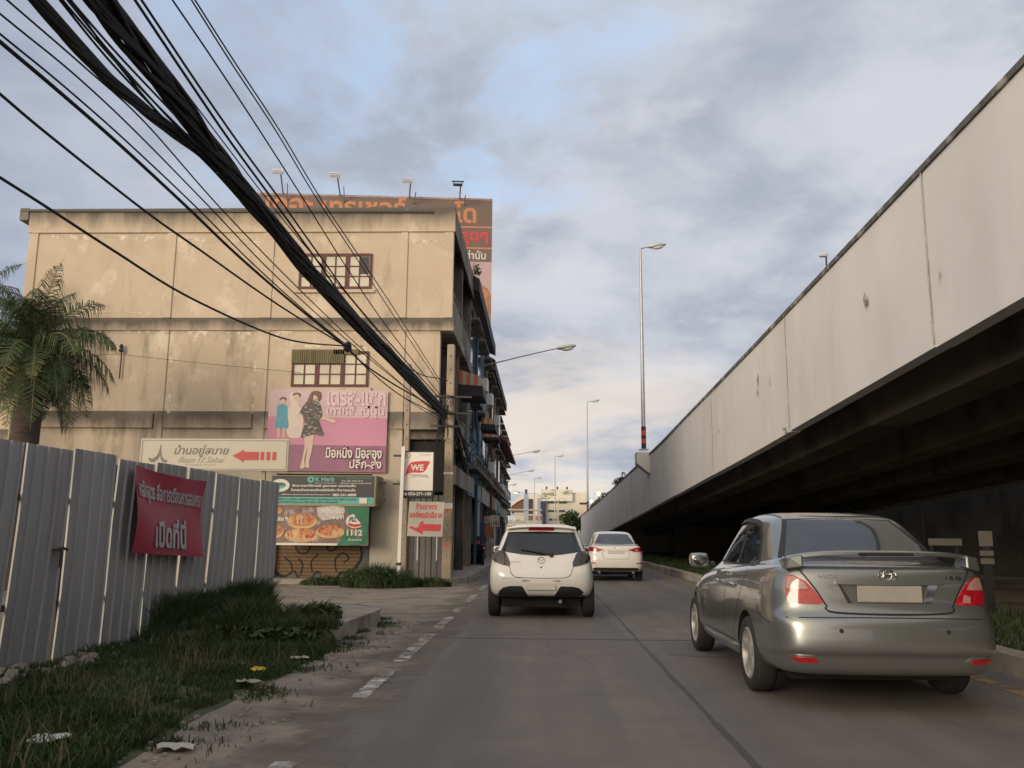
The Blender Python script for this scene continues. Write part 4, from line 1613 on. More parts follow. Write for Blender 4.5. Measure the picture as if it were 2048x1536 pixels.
# ================================================================== WE TERMINAL sign, arrow sign and their posts
a, c = W(803, 996, 22.5), W(869, 902, 22.5)
we = thing('shop_sign', 'upright white bus terminal sign with a red leaf shape in a black frame', 'sign', (a.x, 22.5, a.z))
SW, SH = c.x - a.x, c.z - a.z
MB().box(0, SW, 0, .16, 0, SH).build('sign_frame', m_black, we, bevel=.015)
bd = Board((0, -.001, 0), (1, 0, 0), (0, 0, 1), SW, SH, we)
m_face = paint('light_face', (.78, .72, .64), var=.03, rough=.4)
bd.rect(.06, .16, .97, .97, m_face, 'sign_face')
m_wr = paint('leaf_red', (.55, .055, .06), var=.05)
bd.poly(sm([(.10, .46), (.15, .62), (.25, .74), (.42, .775), (.85, .78), (.80, .68), (.72, .575), (.58, .535), (.30, .535), (.16, .50)], 3), m_wr)
bd.text('WE', .26, .58, .67, .71, m_wt, .04)
bd.text('TERMINAL', .22, .435, .84, .505, paint('grey_thin', (.2, .19, .18)), .0)
bd.ell(.17, .90, .085, .058, m_wr)
bd.ell(.17, .90, .068, .046, m_face)
bd.text('K', .14, .88, .20, .92, m_wr, .03)
bd.text('TAXI TERMINAL', .52, .905, .90, .925, paint('grey_thin2', (.3, .28, .26)), .0)
bd.ell(.13, .085, .05, .035, m_wt)
bd.text('053-271-100', .21, .055, .93, .125, m_wt, .03)
for z in (.3, .9):
    MB().bar((-.25, .08, SH * z), (0, .08, SH * z), .05).build('bracket', m_black, we)
p = W(797, 1143, 22.4)
q = W(807, 893, 22.4)
sp = thing('sign_post', 'thin white sign post standing between the bus terminal sign and the gable', 'post', (p.x, 22.4, 0))
MB().bar((0, 0, 0), (q.x - p.x, 0, q.z), .085).build('post_bar', m_white, sp)
MB().box(-.06, .06, -.06, .06, .55, .62).build('post_clamp', m_black, sp)

a, c = W(814, 1072, 22.3), W(888, 1003, 22.3)
ars = thing('direction_sign', 'small grey banner sign with red lettering and a thick arrow, below the bus terminal sign', 'sign', (a.x, 22.3, a.z))
SW, SH = c.x - a.x - .03, c.z - a.z
bd = Board((0, 0, 0), (1, 0, -.015), (.045, 0, 1), SW, SH, ars, warp=lambda u, v: .02 * sin(4 * u + 2 * v))
bd.rect(0, 0, 1, 1, paint('grey_vinyl', (.46, .42, .35), var=.08, second=(.40, .37, .33), sscale=2), 'sign_sheet', lift=0)
bd.text('ร้านอาหาร', .20, .775, .83, .97, m_wr, .03)
bd.text('แอร์พอร์ตลีลาศ', .03, .53, .97, .72, m_wr, .03)
bd.poly([(.03, .25), (.44, .45), (.44, .355), (.94, .355), (.94, .16), (.44, .16), (.44, .05)], m_wr)
MB().bar((SW * .3, .03, -.6), (SW * .3, .03, SH), .03).build('sign_pole', m_steel, ars)
MB().bar((SW * .85, .03, -.6), (SW * .85, .03, SH), .03).build('sign_pole', m_steel, ars)


# ================================================================== utility poles
def util_pole(name_label, px, py, Y, top_px, top_py, w, rungs=True, group='concrete utility poles by the corner'):
    p = W(px, py, Y)
    q = W(top_px, top_py, Y)
    t = thing('utility_pole', name_label, 'utility pole', (p.x, Y, 0), 0, group)
    mb = MB()
    mb.add([(-w, -w, 0), (w, -w, 0), (w, w, 0), (-w, w, 0)] + [(q.x - p.x + sx * w * .8, sy * w * .8, q.z) for sx, sy in ((-1, -1), (1, -1), (1, 1), (-1, 1))],
           [(0, 3, 2, 1), (4, 5, 6, 7), (0, 1, 5, 4), (1, 2, 6, 5), (2, 3, 7, 6), (3, 0, 4, 7)])
    mb.build('pole', m_poleconc, t, bevel=.02)
    hb = MB()
    z = .8
    while z < q.z:
        u = (q.x - p.x) * z / q.z
        hb.lathe([(.016, -w - .004), (.016, -w + .03)], 8, 'Y', (u, 0, z))
        z += .38
    hb.build('bolt_hole', m_black, t)
    return t, q


up, upq = util_pole('concrete utility pole by the kerb with scraps of old posters where cables end', 893, 1157, 23.35, 903, 690, .125)
for z, h, m in ((2.0, .14, m_white), (1.28, .3, paint('poster_scrap', (.42, .33, .25), var=.25, scale=6)), (.95, .18, paint('pink_scrap', (.42, .22, .17), var=.2)), (1.9, .1, paint('orange_scrap', (.5, .2, .1))), (2.9, .05, m_white)):
    u = (903 - 893) * .0134 * z / 6.4
    MB().box(-.128 + u * .1, .128 + u * .1, -.128, -.124, z, z + h).build('poster_scrap', m, up)
mb = MB()
for z in (5.0, 4.55, 4.2):
    mb.bar((-.5, -.13, z), (.6, -.13, z - .03), .05)
mb.build('cross_arm', m_black, up)
util_pole('thinner concrete pole rising behind the bus terminal sign', 806, 1148, 23.2, 818, 728, .085)

# ================================================================== neighbouring house behind the palm
nh = thing('house', 'low cream wall of a neighbouring house behind the palm', 'house', (-20, 30, 0))
MB().box(-7, 4.2, -1.5, 6, 0, 6.2).build('wall', m_plaster, nh)
MB().add([(-7.4, -2, 6.2), (4.3, -2, 6.2), (4.3, 6.4, 6.2), (-7.4, 6.4, 6.2), (-7.4, 2, 7.0), (4.3, 2, 7.0)], [(0, 1, 5, 4), (2, 3, 4, 5), (0, 4, 3), (1, 2, 5), (0, 3, 2, 1)]).build('roof', m_dirtconc, nh)

# ================================================================== coconut palm
m_frond = mat('palm_frond', (0.065, 0.092, 0.035), rough=.75, var=.4, scale=1.2, second=(.17, .165, .06), sscale=.7, slo=.55, shi=.7, spec=.35)
m_rachis = mat('palm_rachis', (0.17, 0.14, 0.06), rough=.7, var=.25)
m_ptrunk = mat('palm_trunk', (0.075, 0.055, 0.045), rough=.95, var=.35, scale=3, stretch=(1, 1, 4))


def palm(label, x, y, h, n, L0, seed, tr, lean=(0, 0), droop=1.0):
    r = random.Random(seed)
    t = thing('coconut_palm', label, 'palm tree', (x, y, 0), 0, 'palms behind the fence')
    top = Vector((lean[0], lean[1], h))
    MB().tube([(0, 0, 0), (lean[0] * .3, lean[1] * .3, h * .35), (lean[0] * .7, lean[1] * .7, h * .7), top], [tr * 1.25, tr, tr * .92, tr * .75], 14).build('trunk', m_ptrunk, t, smooth=True)
    fb, rb = MB(), MB()
    for k in range(n):
        az = k * 2.39996 + r.uniform(-.3, .3)
        el = radians(80 - 120 * (k / n) ** .85 + r.uniform(-10, 10))
        L = L0 * r.uniform(.8, 1.15)
        d = Vector((cos(az) * cos(el), sin(az) * cos(el), sin(el)))
        p = top.copy()
        pts, tg = [p.copy()], [d.copy()]
        ns = 16
        for s in range(ns):
            p = p + d * (L / ns)
            d = (d + Vector((0, 0, -1)) * (.055 + .13 * (s / ns)) * droop * (1.1 - .4 * sin(el))).normalized()
            pts.append(p.copy())
            tg.append(d.copy())
        rb.tube(pts, [.022 * (1 - .85 * i / ns) for i in range(ns + 1)], 5)
        twist = r.uniform(-.6, .6)
        m = 66
        for q in range(3, m):
            f = q / m * ns
            i = min(ns - 1, int(f))
            c = pts[i].lerp(pts[i + 1], f - i)
            tt = tg[i]
            side = tt.cross(Vector((0, 0, 1)))
            side = side.normalized() if side.length > .05 else Vector((1, 0, 0))
            upv = side.cross(tt).normalized()
            ll = L * .34 * (sin(pi * min(1, .12 + q / m * .95)) ** .7) * r.uniform(.7, 1.15)
            for sg in (-1, 1):
                if r.random() < .06:
                    continue
                v = (side * sg * cos(twist) + upv * (.12 + sg * sin(twist) * .5) + tt * r.uniform(.35, .9) + Vector((0, 0, r.uniform(-.25, .1)))).normalized()
                mid = c + v * ll * .5 + Vector((0, 0, -.03 * ll))
                end = c + (v + Vector((0, 0, -.75 * droop))).normalized() * ll
                wv = tt * .0095
                fb.add([c - wv, c + wv, mid + wv * 1.1, mid - wv * 1.1, end], [(0, 1, 2, 3), (3, 2, 4)])
    cr = fb.build('crown', m_frond, t, fix=False)
    rb.build('rachis', m_rachis, cr, smooth=True)
    return t


pc = W(62, 700, 20)
palm('broad coconut palm with drooping dark fronds behind the fence, before the gable', pc.x, 20, pc.z, 54, 2.2, 5, .34, (0.1, 0), 1.35)
p = W(75, 880, 20.8)
palm('slender young palm trunk close beside the broad coconut palm', p.x + .1, 21, 4.9, 10, 1.7, 6, .12, (-.1, -.6), 1.5)
p = W(-70, 640, 22)
palm('yellow green palm crown at the edge of view behind the broad palm', p.x, 22, p.z + .1, 26, 2.3, 8, .2)

# ================================================================== the shophouse row beyond
m_awn = stripes('orange_striped_canvas', (.42, .12, .06), (.38, .31, .20), .24, 'X')
m_bluew = mat('blue_painted_wall', (0.20, 0.30, 0.36), rough=.9, var=.14, scale=1.0, bump=.2, second=(.13, .19, .23), sscale=.8, sstretch=(1, 1, .3))
m_greyw = mat('grey_beige_wall', (0.28, 0.245, 0.20), rough=.9, var=.16, scale=1.0, bump=.2, second=(.12, .105, .09), sscale=.9, slo=.48, shi=.68, sstretch=(1, 1, .25))
m_blueframe = paint('dark_blue_paint', (.035, .075, .12), rough=.6)
m_eave = mat('black_roof_sheet', (.022, .021, .022), rough=.7, var=.25)
m_tile = mat('brown_roof_tile', (.17, .085, .05), rough=.85, var=.2, scale=4)


def row_house(label, y0, y1, top, m_wall, m_trim, bays, front, eave=None, seed=1):
    r = random.Random(seed)
    t = thing('shophouse', label, 'building', (front, (y0 + y1) / 2, 0), 0, 'row of shophouses along the road')
    B = Vector(t.location)
    b = OB(B)
    b.box(-14, front - .5, y0, y1, 0, 3.3)
    b.box(-14, front, y0, y1, 3.3, top)
    b.build('wall', m_wall, t)
    w = (y1 - y0) / bays
    for k in range(bays):
        ya = y0 + k * w
        b = OB(B)
        b.box(front - .2, front + .12, ya - (.0 if k else -.02), ya + .16, 3.3, top - .02)
        b.build('pilaster', m_wall, t)
        b = OB(B)
        b.box(front - .45, front - .05, ya - (.0 if k else -.02), ya + .2, .13, 3.299)
        b.build('shop_pier', m_dirtconc, t)
        for z in (3.95, 6.95):
            b = OB(B)
            b.box(front - .02, front + .03, ya + .55, ya + w - .45, z + .7, z + 2.15)
            f = b.build('window', m_trim, t)
            b = OB(B)
            nn = 3
            ww = (w - 1.2) / nn
            for q in range(nn):
                b.box(front + .0, front + .04, ya + .6 + q * ww + .04, ya + .6 + (q + 1) * ww - .04, z + .78, z + 2.08)
            b.build('pane', m_darkglass, f)
            b = OB(B)
            b.box(front - .01, front + .40, ya + .4, ya + w - .3, z + 2.25, z + 2.33)
            b.build('sun_shade', m_dirtconc, f)
        # balcony with railing on the first floor
        b = OB(B)
        b.box(front - .02, front + .42, ya + .2, ya + w - .1, 3.66, 3.78)
        b.box(front + .36, front + .42, ya + .2, ya + w - .1, 4.05, 4.12)
        for q in range(14):
            b.box(front + .375, front + .4, ya + .25 + q * (w - .4) / 13.5, ya + .28 + q * (w - .4) / 13.5, 3.781, 4.05)
        b.build('balcony', m_dirtconc, t)
        # dark shop front with a half drawn shutter and signboard
        b = OB(B)
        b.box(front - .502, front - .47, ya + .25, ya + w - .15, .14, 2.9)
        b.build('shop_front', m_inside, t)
        if r.random() < .6:
            b = OB(B)
            b.box(front - .47, front - .44, ya + .3, ya + w - .2, r.uniform(.14, 1.6), 2.9)
            b.build('roller_shutter', m_greydoor, t)
        cols = [(.33, .09, .07), (.35, .28, .10), (.08, .14, .28), (.30, .27, .23), (.12, .22, .13)]
        b = OB(B)
        b.box(front + .03, front + .10, ya + .3, ya + w - .3, 2.75, 3.45)
        b.build('fascia_board', paint('fascia_' + str(seed) + str(k), r.choice(cols), var=.25, scale=3), t)
        # air conditioner boxes
        if r.random() < .8:
            zz = r.choice((4.3, 7.2))
            yy = ya + r.uniform(.4, w - 1.2)
            b = OB(B)
            b.box(front + .17, front + .48, yy, yy + .75, zz, zz + .55)
            b.build('air_conditioner', m_lampmetal, t, bevel=.02)
    b = OB(B)
    b.box(-14.02, front + .10, y0, y1, top - .25, top + .05)
    b.build('roof_slab', m_dirtconc, t)
    if eave:
        ox, dz, zt, ya, yb = eave
        b = OB(B)
        b.add([(front - .02, ya, zt), (front + ox, ya, zt - dz), (front + ox, yb, zt - dz), (front - .02, yb, zt),
               (front - .02, ya, zt - .55), (front + ox, ya, zt - dz - .50), (front + ox, yb, zt - dz - .50), (front - .02, yb, zt - .55)],
              [(0, 1, 2, 3), (4, 7, 6, 5), (0, 4, 5, 1), (1, 5, 6, 2), (2, 6, 7, 3), (3, 7, 4, 0)])
        b.build('eave', m_eave, t)
    b = OB(B)
    yy = y0 + w * .95
    b.tube([(front + .10, yy, top - .3), (front + .10, yy, 6), (front + .18, yy + .3, 5.2), (front + .10, yy + .3, .2)], .06, 8)
    b.build('drain_pipe', m_trim, t)
    return t, B


row_house('faded blue shophouse with a black eave next to the bare gable building', 31.1, 42.0, 9.95, m_bluew, m_blueframe, 3, -2.72, (.46, .25, 10.75, 30.6, 42.0), 3)
row_house('grey beige shophouse with a black eave beyond the blue one', 42.1, 58, 9.6, m_greyw, m_wood, 4, -2.78, (.45, .3, 10.3, 43, 58.0), 4)
t4, B4 = row_house('farther beige shophouse with a brown tiled roof edge', 58.1, 78, 7.9, m_greyw, m_blueframe, 5, -3.1, None, 5)
b = OB(B4)
b.add([(-8, 58.1, 10.2), (-2.3, 58.1, 7.75), (-2.3, 78, 7.75), (-8, 78, 10.2), (-8, 58.1, 10.0), (-2.3, 58.1, 7.5), (-2.3, 78, 7.5), (-8, 78, 10.0)],
      [(0, 1, 2, 3), (4, 7, 6, 5), (0, 4, 5, 1), (1, 5, 6, 2), (2, 6, 7, 3), (3, 7, 4, 0)])
b.build('roof', m_tile, t4)
row_house('lowest and most distant shophouse at the end of the row', 78.2, 104, 6.6, m_greyw, m_wood, 5, -4.0, None, 6)


def awning(label, Y, xa, xb, z0, z1, n):
    t = thing('awning', label, 'awning', (xa, Y, z0), 0, 'orange striped awnings on the shophouses')
    w, h = xb - xa, z1 - z0
    MB().add([(0, 0, h * .45), (w, 0, h * .38), (w * .85, .12, h * .78), (0, .12, h), (0, n, h * .45), (w, n, h * .38), (w * .85, n - .1, h * .78), (0, n - .1, h)],
             [(0, 1, 2, 3), (5, 4, 7, 6), (3, 2, 6, 7), (1, 5, 6, 2), (0, 3, 7, 4)]).build('canvas', m_awn, t)
    MB().add([(-.04, -.01, h * .05), (w + .03, -.01, .0), (w + .0, -.01, h * .38), (-.02, -.01, h * .45), (-.04, n, h * .05), (w + .03, n, 0), (w, n, h * .38), (-.02, n, h * .45)],
             [(0, 1, 2, 3), (5, 4, 7, 6), (1, 5, 6, 2), (0, 3, 7, 4), (0, 4, 5, 1)]).build('dark_underside', m_eave, t)  # black box, the dark of the awning's underside put into its colour


for lab, Y, ax, bx, y0, y1 in (('nearest and largest orange striped awning, over the far balcony of the gable building', 27.4, 917, 966, 793, 738), ('middle striped awning hanging higher on the shophouse row', 36, 962, 990, 860, 831), ('farthest striped awning, just below the middle one', 38.5, 967, 998, 880, 866)):
    a, c = W(ax, y0, Y), W(bx, y1, Y)
    awning(lab, Y, a.x, c.x, a.z, c.z, 1.6)

# potted growth on the roof edge
mb = MB()
r = random.Random(4)
p = W(945, 540, 31.4)
t = thing('rooftop_shrub', 'small leafy shrub sprouting from the roof edge of the shophouse', 'shrub', (p.x - .05, 31.4, p.z - .6))
mb.tube([(0, 0, -.3), (.02, 0, .3), (-.05, 0, .7)], [.02, .015, .008], 6)
mb.build('stem', m_bark, t)
mb = MB()
for k in range(7):
    leaf_cloud(mb, (r.uniform(-.3, .3), r.uniform(-.2, .2), r.uniform(.2, .95)), .18, .15, .13, 34, .055, r, gap=1)
mb.build('crown', m_leaf, t, fix=False)

# ================================================================== billboard on the roof
a, c = W(510, 385, 38), W(985, 398, 38.9)
L = (Vector((c.x, c.y, 0)) - Vector((a.x, a.y, 0))).length
bang = math.atan2(c.y - a.y, c.x - a.x)
zb = 10.1
bb = thing('billboard', 'huge brown rooftop billboard with orange and red lettering', 'billboard', (a.x, a.y, zb), bang)
BH = a.z - zb
MB().box(0, L, .02, .3, .2, BH).build('billboard_panel', paint('billboard_edge', (.05, .045, .045), rough=.7), bb)
bd = Board((0, 0.015, .2), (1, 0, 0), (0, 0, 1), L, BH - .2, bb)
m_bbr = paint('billboard_brown', (.165, .115, .095), rough=.6, var=.08, scale=.4)
bd.rect(0, 0, 1, 1, m_bbr, 'printed_sheet')


def bv(py, px=960):
    p = W(px, py, 38.8)
    return (p.z - zb - .2) / (BH - .2)


def bu(px, py=450):
    return (W(px, py, 38.7).x - a.x) / (c.x - a.x)


m_or = paint('billboard_orange', (.52, .22, .10), var=.06)
m_rd = paint('billboard_red', (.60, .055, .065), var=.05)
bd.rect(0, bv(455), 1, bv(452), m_or)
bd.rect(0, bv(497), 1, bv(494), m_or)
bd.rect(.0, 0, 1, bv(523), paint('billboard_sky', (.50, .36, .36), var=.14, scale=.5))
bd.poly([(0, 0), (1, 0), (1, bv(590)), (bu(975), bv(575)), (bu(966), bv(570)), (bu(962), bv(560)), (bu(955), bv(580)), (bu(930), bv(600)), (.5, bv(610)), (0, bv(600))], paint('billboard_roofs', (.34, .17, .09), var=.3, scale=1.2))
for k in range(3):
    stroke(bd, [(bu(962), bv(575 + 22 * k)), (bu(974), bv(588 + 22 * k)), (bu(965), bv(600 + 22 * k))], .10, m_or)
bd.text('โด', bu(908), bv(446), bu(952), bv(402), m_or, .03)
bd.text('สุดๆ', bu(922), bv(490), bu(976), bv(462), m_rd, .035)
bd.text('เท่านั้น', bu(926), bv(518), bu(972), bv(500), m_wt, .02)
bd.text('เดอะ', bu(538), bv(440), bu(630), bv(404), m_or, .03)
bd.text('เทรเชอร์', bu(648), bv(440), bu(812), bv(398), m_or, .03)
bd.rect(0, .985, 1, 1, paint('billboard_top_edge', (.35, .24, .2), var=.4, scale=2))
for k in range(9):
    MB().bar((L * (k + .5) / 9, .32, 0), (L * (k + .5) / 9, .32, BH - .1), .12).build('support', m_black, bb)
for px, py in ((557, 352), (668, 355), (812, 361), (912, 364)):
    bx = bu(px + 14 if px < 700 else px + 6)
    p = W(px, py, 37.4)
    tx = (p.x - a.x)
    lb = MB()
    lb.bar((bx * L, .0, BH - .05), (tx + .12, -1.0, p.z - zb - .05), .06)
    lb.bar((bx * L + .2, .0, BH - .35), (tx + .35, -.6, p.z - zb - .3), .04)
    f = lb.build('lamp_arm', m_steel, bb)
    lb = MB()
    lb.obox((tx, -1.05, p.z - zb), .42, .3, .12, Matrix.Rotation(radians(25), 3, 'X'))
    lb.bar((tx - .28, -1.05, p.z - zb + .16), (tx + .28, -1.05, p.z - zb + .16), .05)
    lb.bar((tx - .2, -1.05, p.z - zb + .05), (tx - .2, -1.05, p.z - zb + .16), .03)
    lb.bar((tx + .2, -1.05, p.z - zb + .05), (tx + .2, -1.05, p.z - zb + .16), .03)
    lb.build('floodlight', m_black if px > 900 else m_lampmetal, f)

# ================================================================== small signs along the pavement
def board_sign(label, px0, py0, px1, py1, Y, col, txt=None, tcol=None, post=True, name='signboard', cat='sign', oval=False, th=.06):
    a, c = W(px0, py1, Y), W(px1, py0, Y)
    t = thing(name, label, cat, ((a.x + c.x) / 2, Y, 0))
    w, h = c.x - a.x, c.z - a.z
    m = paint('board_' + name + str(int(px0)) + str(int(py0)), col, var=.12, scale=4)
    if oval:
        MB().prism([(w / 2 * cos(2 * pi * i / 24), h / 2 * sin(2 * pi * i / 24)) for i in range(24)], (0, 0, a.z + h / 2), (1, 0, 0), (0, 0, 1), (0, -1, 0), .12).build('sign_panel', m, t)
    else:
        MB().box(-w / 2, w / 2, 0, th, a.z, c.z).build('sign_panel', m, t, bevel=.012)
    if txt:
        bd = Board((-w / 2, -.002, a.z), (1, 0, 0), (0, 0, 1), w, h, t)
        for s, u0, v0, u1, v1 in txt:
            bd.text(s, u0, v0, u1, v1, tcol, .02)
    if post:
        MB().bar((0, th + .04, .1), (0, th + .04, a.z), .06).build('sign_post', m_steel, t)
    else:
        MB().bar((-w / 2 - .5, th / 2, c.z - h * .3), (-w / 2, th / 2, c.z - h * .3), .05).build('bracket', m_black, t)
    return t


board_sign('cream route number sign on a pale post at the pavement edge', 980, 1031, 999, 1054, 35, (.48, .43, .33), [('1141', .10, .12, .90, .55), ('▼', .40, .72, .6, .88)], m_dk, True, 'route_sign')
board_sign('orange shop board standing below the route number sign', 969, 1049, 988, 1071, 41, (.40, .12, .04), name='shop_board')
board_sign('small white and red notice above the orange board', 968, 1033, 980, 1047, 42, (.46, .40, .36), [('OPEN', .1, .3, .9, .7)], m_red, name='notice_sign')
board_sign('dark blue poster board beside the lamp post on the pavement', 958, 1044, 968, 1090, 41.5, (.05, .08, .2), name='poster_board')
board_sign('small white and pink shop card near the pavement', 979, 1076, 988, 1086, 40, (.5, .3, .36), name='shop_card')
board_sign('blue square hanging sign below the red oval sign', 999, 962, 1016, 992, 72, (.04, .15, .30), [('ธนา', .1, .40, .9, .70)], m_wt, False, 'hanging_sign', th=.15)
t = thing('hanging_sign', 'red oval hanging sign above the blue square one', 'sign', tuple(W(1002, 953, 72)))
MB().prism([(.42 * cos(2 * pi * i / 24) - .1 * sin(2 * pi * i / 24), .42 * sin(2 * pi * i / 24) - .15 * cos(2 * pi * i / 24)) for i in range(24)], (0, 0, 0), (1, 0, 0), (0, 0, 1), (0, -1, 0), .15).build('sign_panel', paint('oval_red', (.5, .07, .07)), t)
Board((-.25, -.005, -.08), (1, 0, 0), (0, 0, 1), .45, .22, t).text('ยา', .1, .1, .9, .9, m_wt, .04)
MB().bar((-.9, .08, .1), (-.35, .08, .1), .05).build('bracket', m_black, t)

# tyre rubber bin by the lamp post
p = G(955, 1128, .13)
bt = thing('rubbish_bin', 'black tyre rubber rubbish bin beside the lamp post', 'bin', (p.x - .05, p.y, .13))
MB().lathe([(.26, 0), (.30, .08), (.31, .3), (.36, .34), (.36, .40), (.30, .44), (.28, .7), (.31, .76), (.29, .8), (.1, .8)], 20).build('bin_body', m_rubber, bt, smooth=True)
MB().lathe([(.31, .8), (.30, .84), (.05, .88)], 20).build('lid', m_rubber, bt, smooth=True)

# a motorcycle parked at the kerb, mostly hidden by the white hatchback
p = G(978, 1122, .13)
mc = thing('motorcycle', 'small dark motorcycle parked at the kerb behind the white hatchback', 'motorcycle', (-2.45, 36.6, .13), radians(8))
for y in (-.6, .6):
    w = thing('wheel', None, None)
    w.parent = mc
    w.location = (0, y, .28)
    tb = MB()
    tb.lathe([(.20, -.04), (.27, -.045), (.285, 0), (.27, .045), (.20, .04)], 24, 'X')
    tb.build('tyre', m_rubber, w, smooth=True)
    rb = MB()
    rb.lathe([(.2, -.02), (.19, .02)], 20, 'X')
    for k in range(6):
        rb.bar((0, 0, 0), (0, .19 * cos(k * pi / 3), .19 * sin(k * pi / 3)), .015)
    rb.build('rim', m_steel, w)
mb = MB()
mb.tube([(0, .6, .28), (0, .48, .65), (0, .40, .98)], .03, 8)
mb.ellipsoid((0, .05, .5), .13, .42, .17)
mb.ellipsoid((0, -.45, .62), .12, .38, .12)
mb.build('body', paint('bike_dark', (.03, .03, .04), rough=.3), mc, smooth=True)
MB().ellipsoid((0, -.22, .76), .13, .42, .06).build('seat', m_rubber, mc, smooth=True)
MB().tube([(-.33, .3, 1.02), (-.1, .40, 1.0), (.1, .40, 1.0), (.33, .3, 1.02)], .016, 6).build('handlebar', m_black, mc)
MB().ellipsoid((0, -.8, .66), .06, .04, .045).build('tail_lamp', paint('lens_red', (.5, .02, .02), rough=.2), mc, smooth=True)

# ================================================================== distance: footbridge, halls, office block
def at(px, py, Y):
    return W(px, py, Y)


m_cream = mat('cream_render', (.70, .63, .51), rough=.9, var=.08, scale=.2)
a, c = at(1083, 1060, 260), at(1176, 979, 260)
ob = thing('office_block', 'cream office block with a patterned white panel on its roof line', 'building', ((a.x + c.x) / 2, 260, 0))
w = c.x - a.x
z1 = at(1100, 1002, 260).z
MB().box(-w / 2, w / 2, 0, 20, -1, z1).build('wall', m_cream, ob)
MB().box(w * .14, w / 2 - .02, .02, 19, z1, at(1160, 985, 260).z).build('upper_wall', m_cream, ob)
a2, c2 = at(1082, 1002, 259), at(1145, 979, 259)
pm = mat('patterned_panel', (.72, .68, .55), rough=.6, var=.05, second=(.28, .29, .22), sscale=.35, slo=.5, shi=.55, sstretch=(1, 1, 2.5))
MB().box(a2.x - ob.location.x, c2.x - ob.location.x, -1.2, -.4, a2.z, c2.z).build('roof_panel', pm, ob)
for px in (1093, 1115, 1134):
    q = at(px, 979, 259)
    MB().box(q.x - ob.location.x - .25, q.x - ob.location.x + .25, -.9, -.5, c2.z, c2.z + .8).build('floodlight', m_black, ob)
for (px0, px1, py0, py1) in ((1096, 1113, 1003, 1007), (1118, 1134, 1003, 1007), (1096, 1113, 1020, 1024), (1118, 1130, 1020, 1024), (1098, 1104, 1037, 1041), (1107, 1113, 1037, 1041), (1119, 1126, 1037, 1041), (1159, 1174, 1005, 1009)):
    q0, q1 = at(px0, py1, 260), at(px1, py0, 260)
    f = MB().box(q0.x - ob.location.x, q1.x - ob.location.x, -.12, .02, q0.z, q1.z).build('window', m_blueframe, ob)
    MB().box(q0.x - ob.location.x + .15, q1.x - ob.location.x - .15, -.16, -.11, q0.z + .12, q1.z - .12).build('pane', m_darkglass, f)
q0, q1 = at(1081, 1048, 259), at(1092, 1001, 259)
MB().box(q0.x - ob.location.x, q1.x - ob.location.x, -1.0, -.2, 0, q1.z).build('glass_stair', paint('stair_glass', (.05, .055, .10), rough=.2, var=.4, scale=.5), ob)
a, c = at(1059, 1050, 235), at(1081, 989, 235)
hb = thing('tower_block', 'narrow building with dark bands and a red sign beside the office block', 'building', ((a.x + c.x) / 2, 235, 0))
w = c.x - a.x
MB().box(-w / 2, w / 2, 0, 12, -1, c.z).build('wall', m_cream, hb)
MB().box(-w / 2 - .6, -w * .22, -.4, -.002, 0, at(1059, 998, 235).z).build('dark_band', paint('maroon_band', (.06, .03, .035)), hb)
MB().box(w * .2, w / 2, -.4, -.002, 0, c.z - 1).build('blue_band', paint('pale_blue_band', (.3, .33, .42)), hb)
q0, q1 = at(1071, 1046, 233), at(1076, 1032, 233)
MB().box(q0.x - hb.location.x, q1.x - hb.location.x, -.9, -.41, q0.z, q1.z).build('sign_panel', m_red, hb)
a, c = at(1047, 1050, 220), at(1057, 988, 220)
tb = thing('advertising_tower', 'slim pale blue advertising tower beside the hall with the curved roof', 'tower', ((a.x + c.x) / 2, 220, 0))
MB().box(-(c.x - a.x) / 2, (c.x - a.x) / 2, 0, 2.5, 0, c.z).build('tower_panel', paint('tower_blue', (.30, .35, .43), var=.25, scale=.3), tb)
MB().box(-.3, .3, .8, 1.4, c.z, c.z + 1.2).build('mast_cap', m_black, tb)
hall = thing('hall', 'hall with a curved brown roof behind the footbridge', 'building', (at(1040, 1040, 230).x, 236, 0))
vs = []
for i in range(9):
    f = i / 8
    px = 1021 + 26 * f
    py = 1012 - 17 * sin(f * 1.2)
    q = at(px, py, 230)
    vs.append((q.x - hall.location.x, q.z))
poly = [(vs[0][0], vs[0][1] - 1.5)] + vs + [(vs[-1][0], vs[0][1] - 1.5)]
MB().prism([(x, z) for x, z in poly], (0, 0, 0), (1, 0, 0), (0, 0, 1), (0, -1, 0), 14).build('roof', m_tile, hall)
MB().prism([(x, z + .05) for x, z in vs] + [(x, z + .9) for x, z in reversed(vs)], (0, -.4, 0), (1, 0, 0), (0, 0, 1), (0, -1, 0), 14).build('roof_edge', m_cream, hall)
MB().box(vs[0][0] + 1, vs[-1][0], .5, 14, 0, vs[0][1] - 1.5).build('wall', paint('hall_wall', (.10, .05, .045)), hall)
for k in range(7):
    x = vs[0][0] + 1 + (vs[-1][0] - vs[0][0] - 1) * k / 6
    MB().box(x - .22, x + .22, .1, .5, 0, vs[0][1] - 1.5).build('column', m_cream, hall)
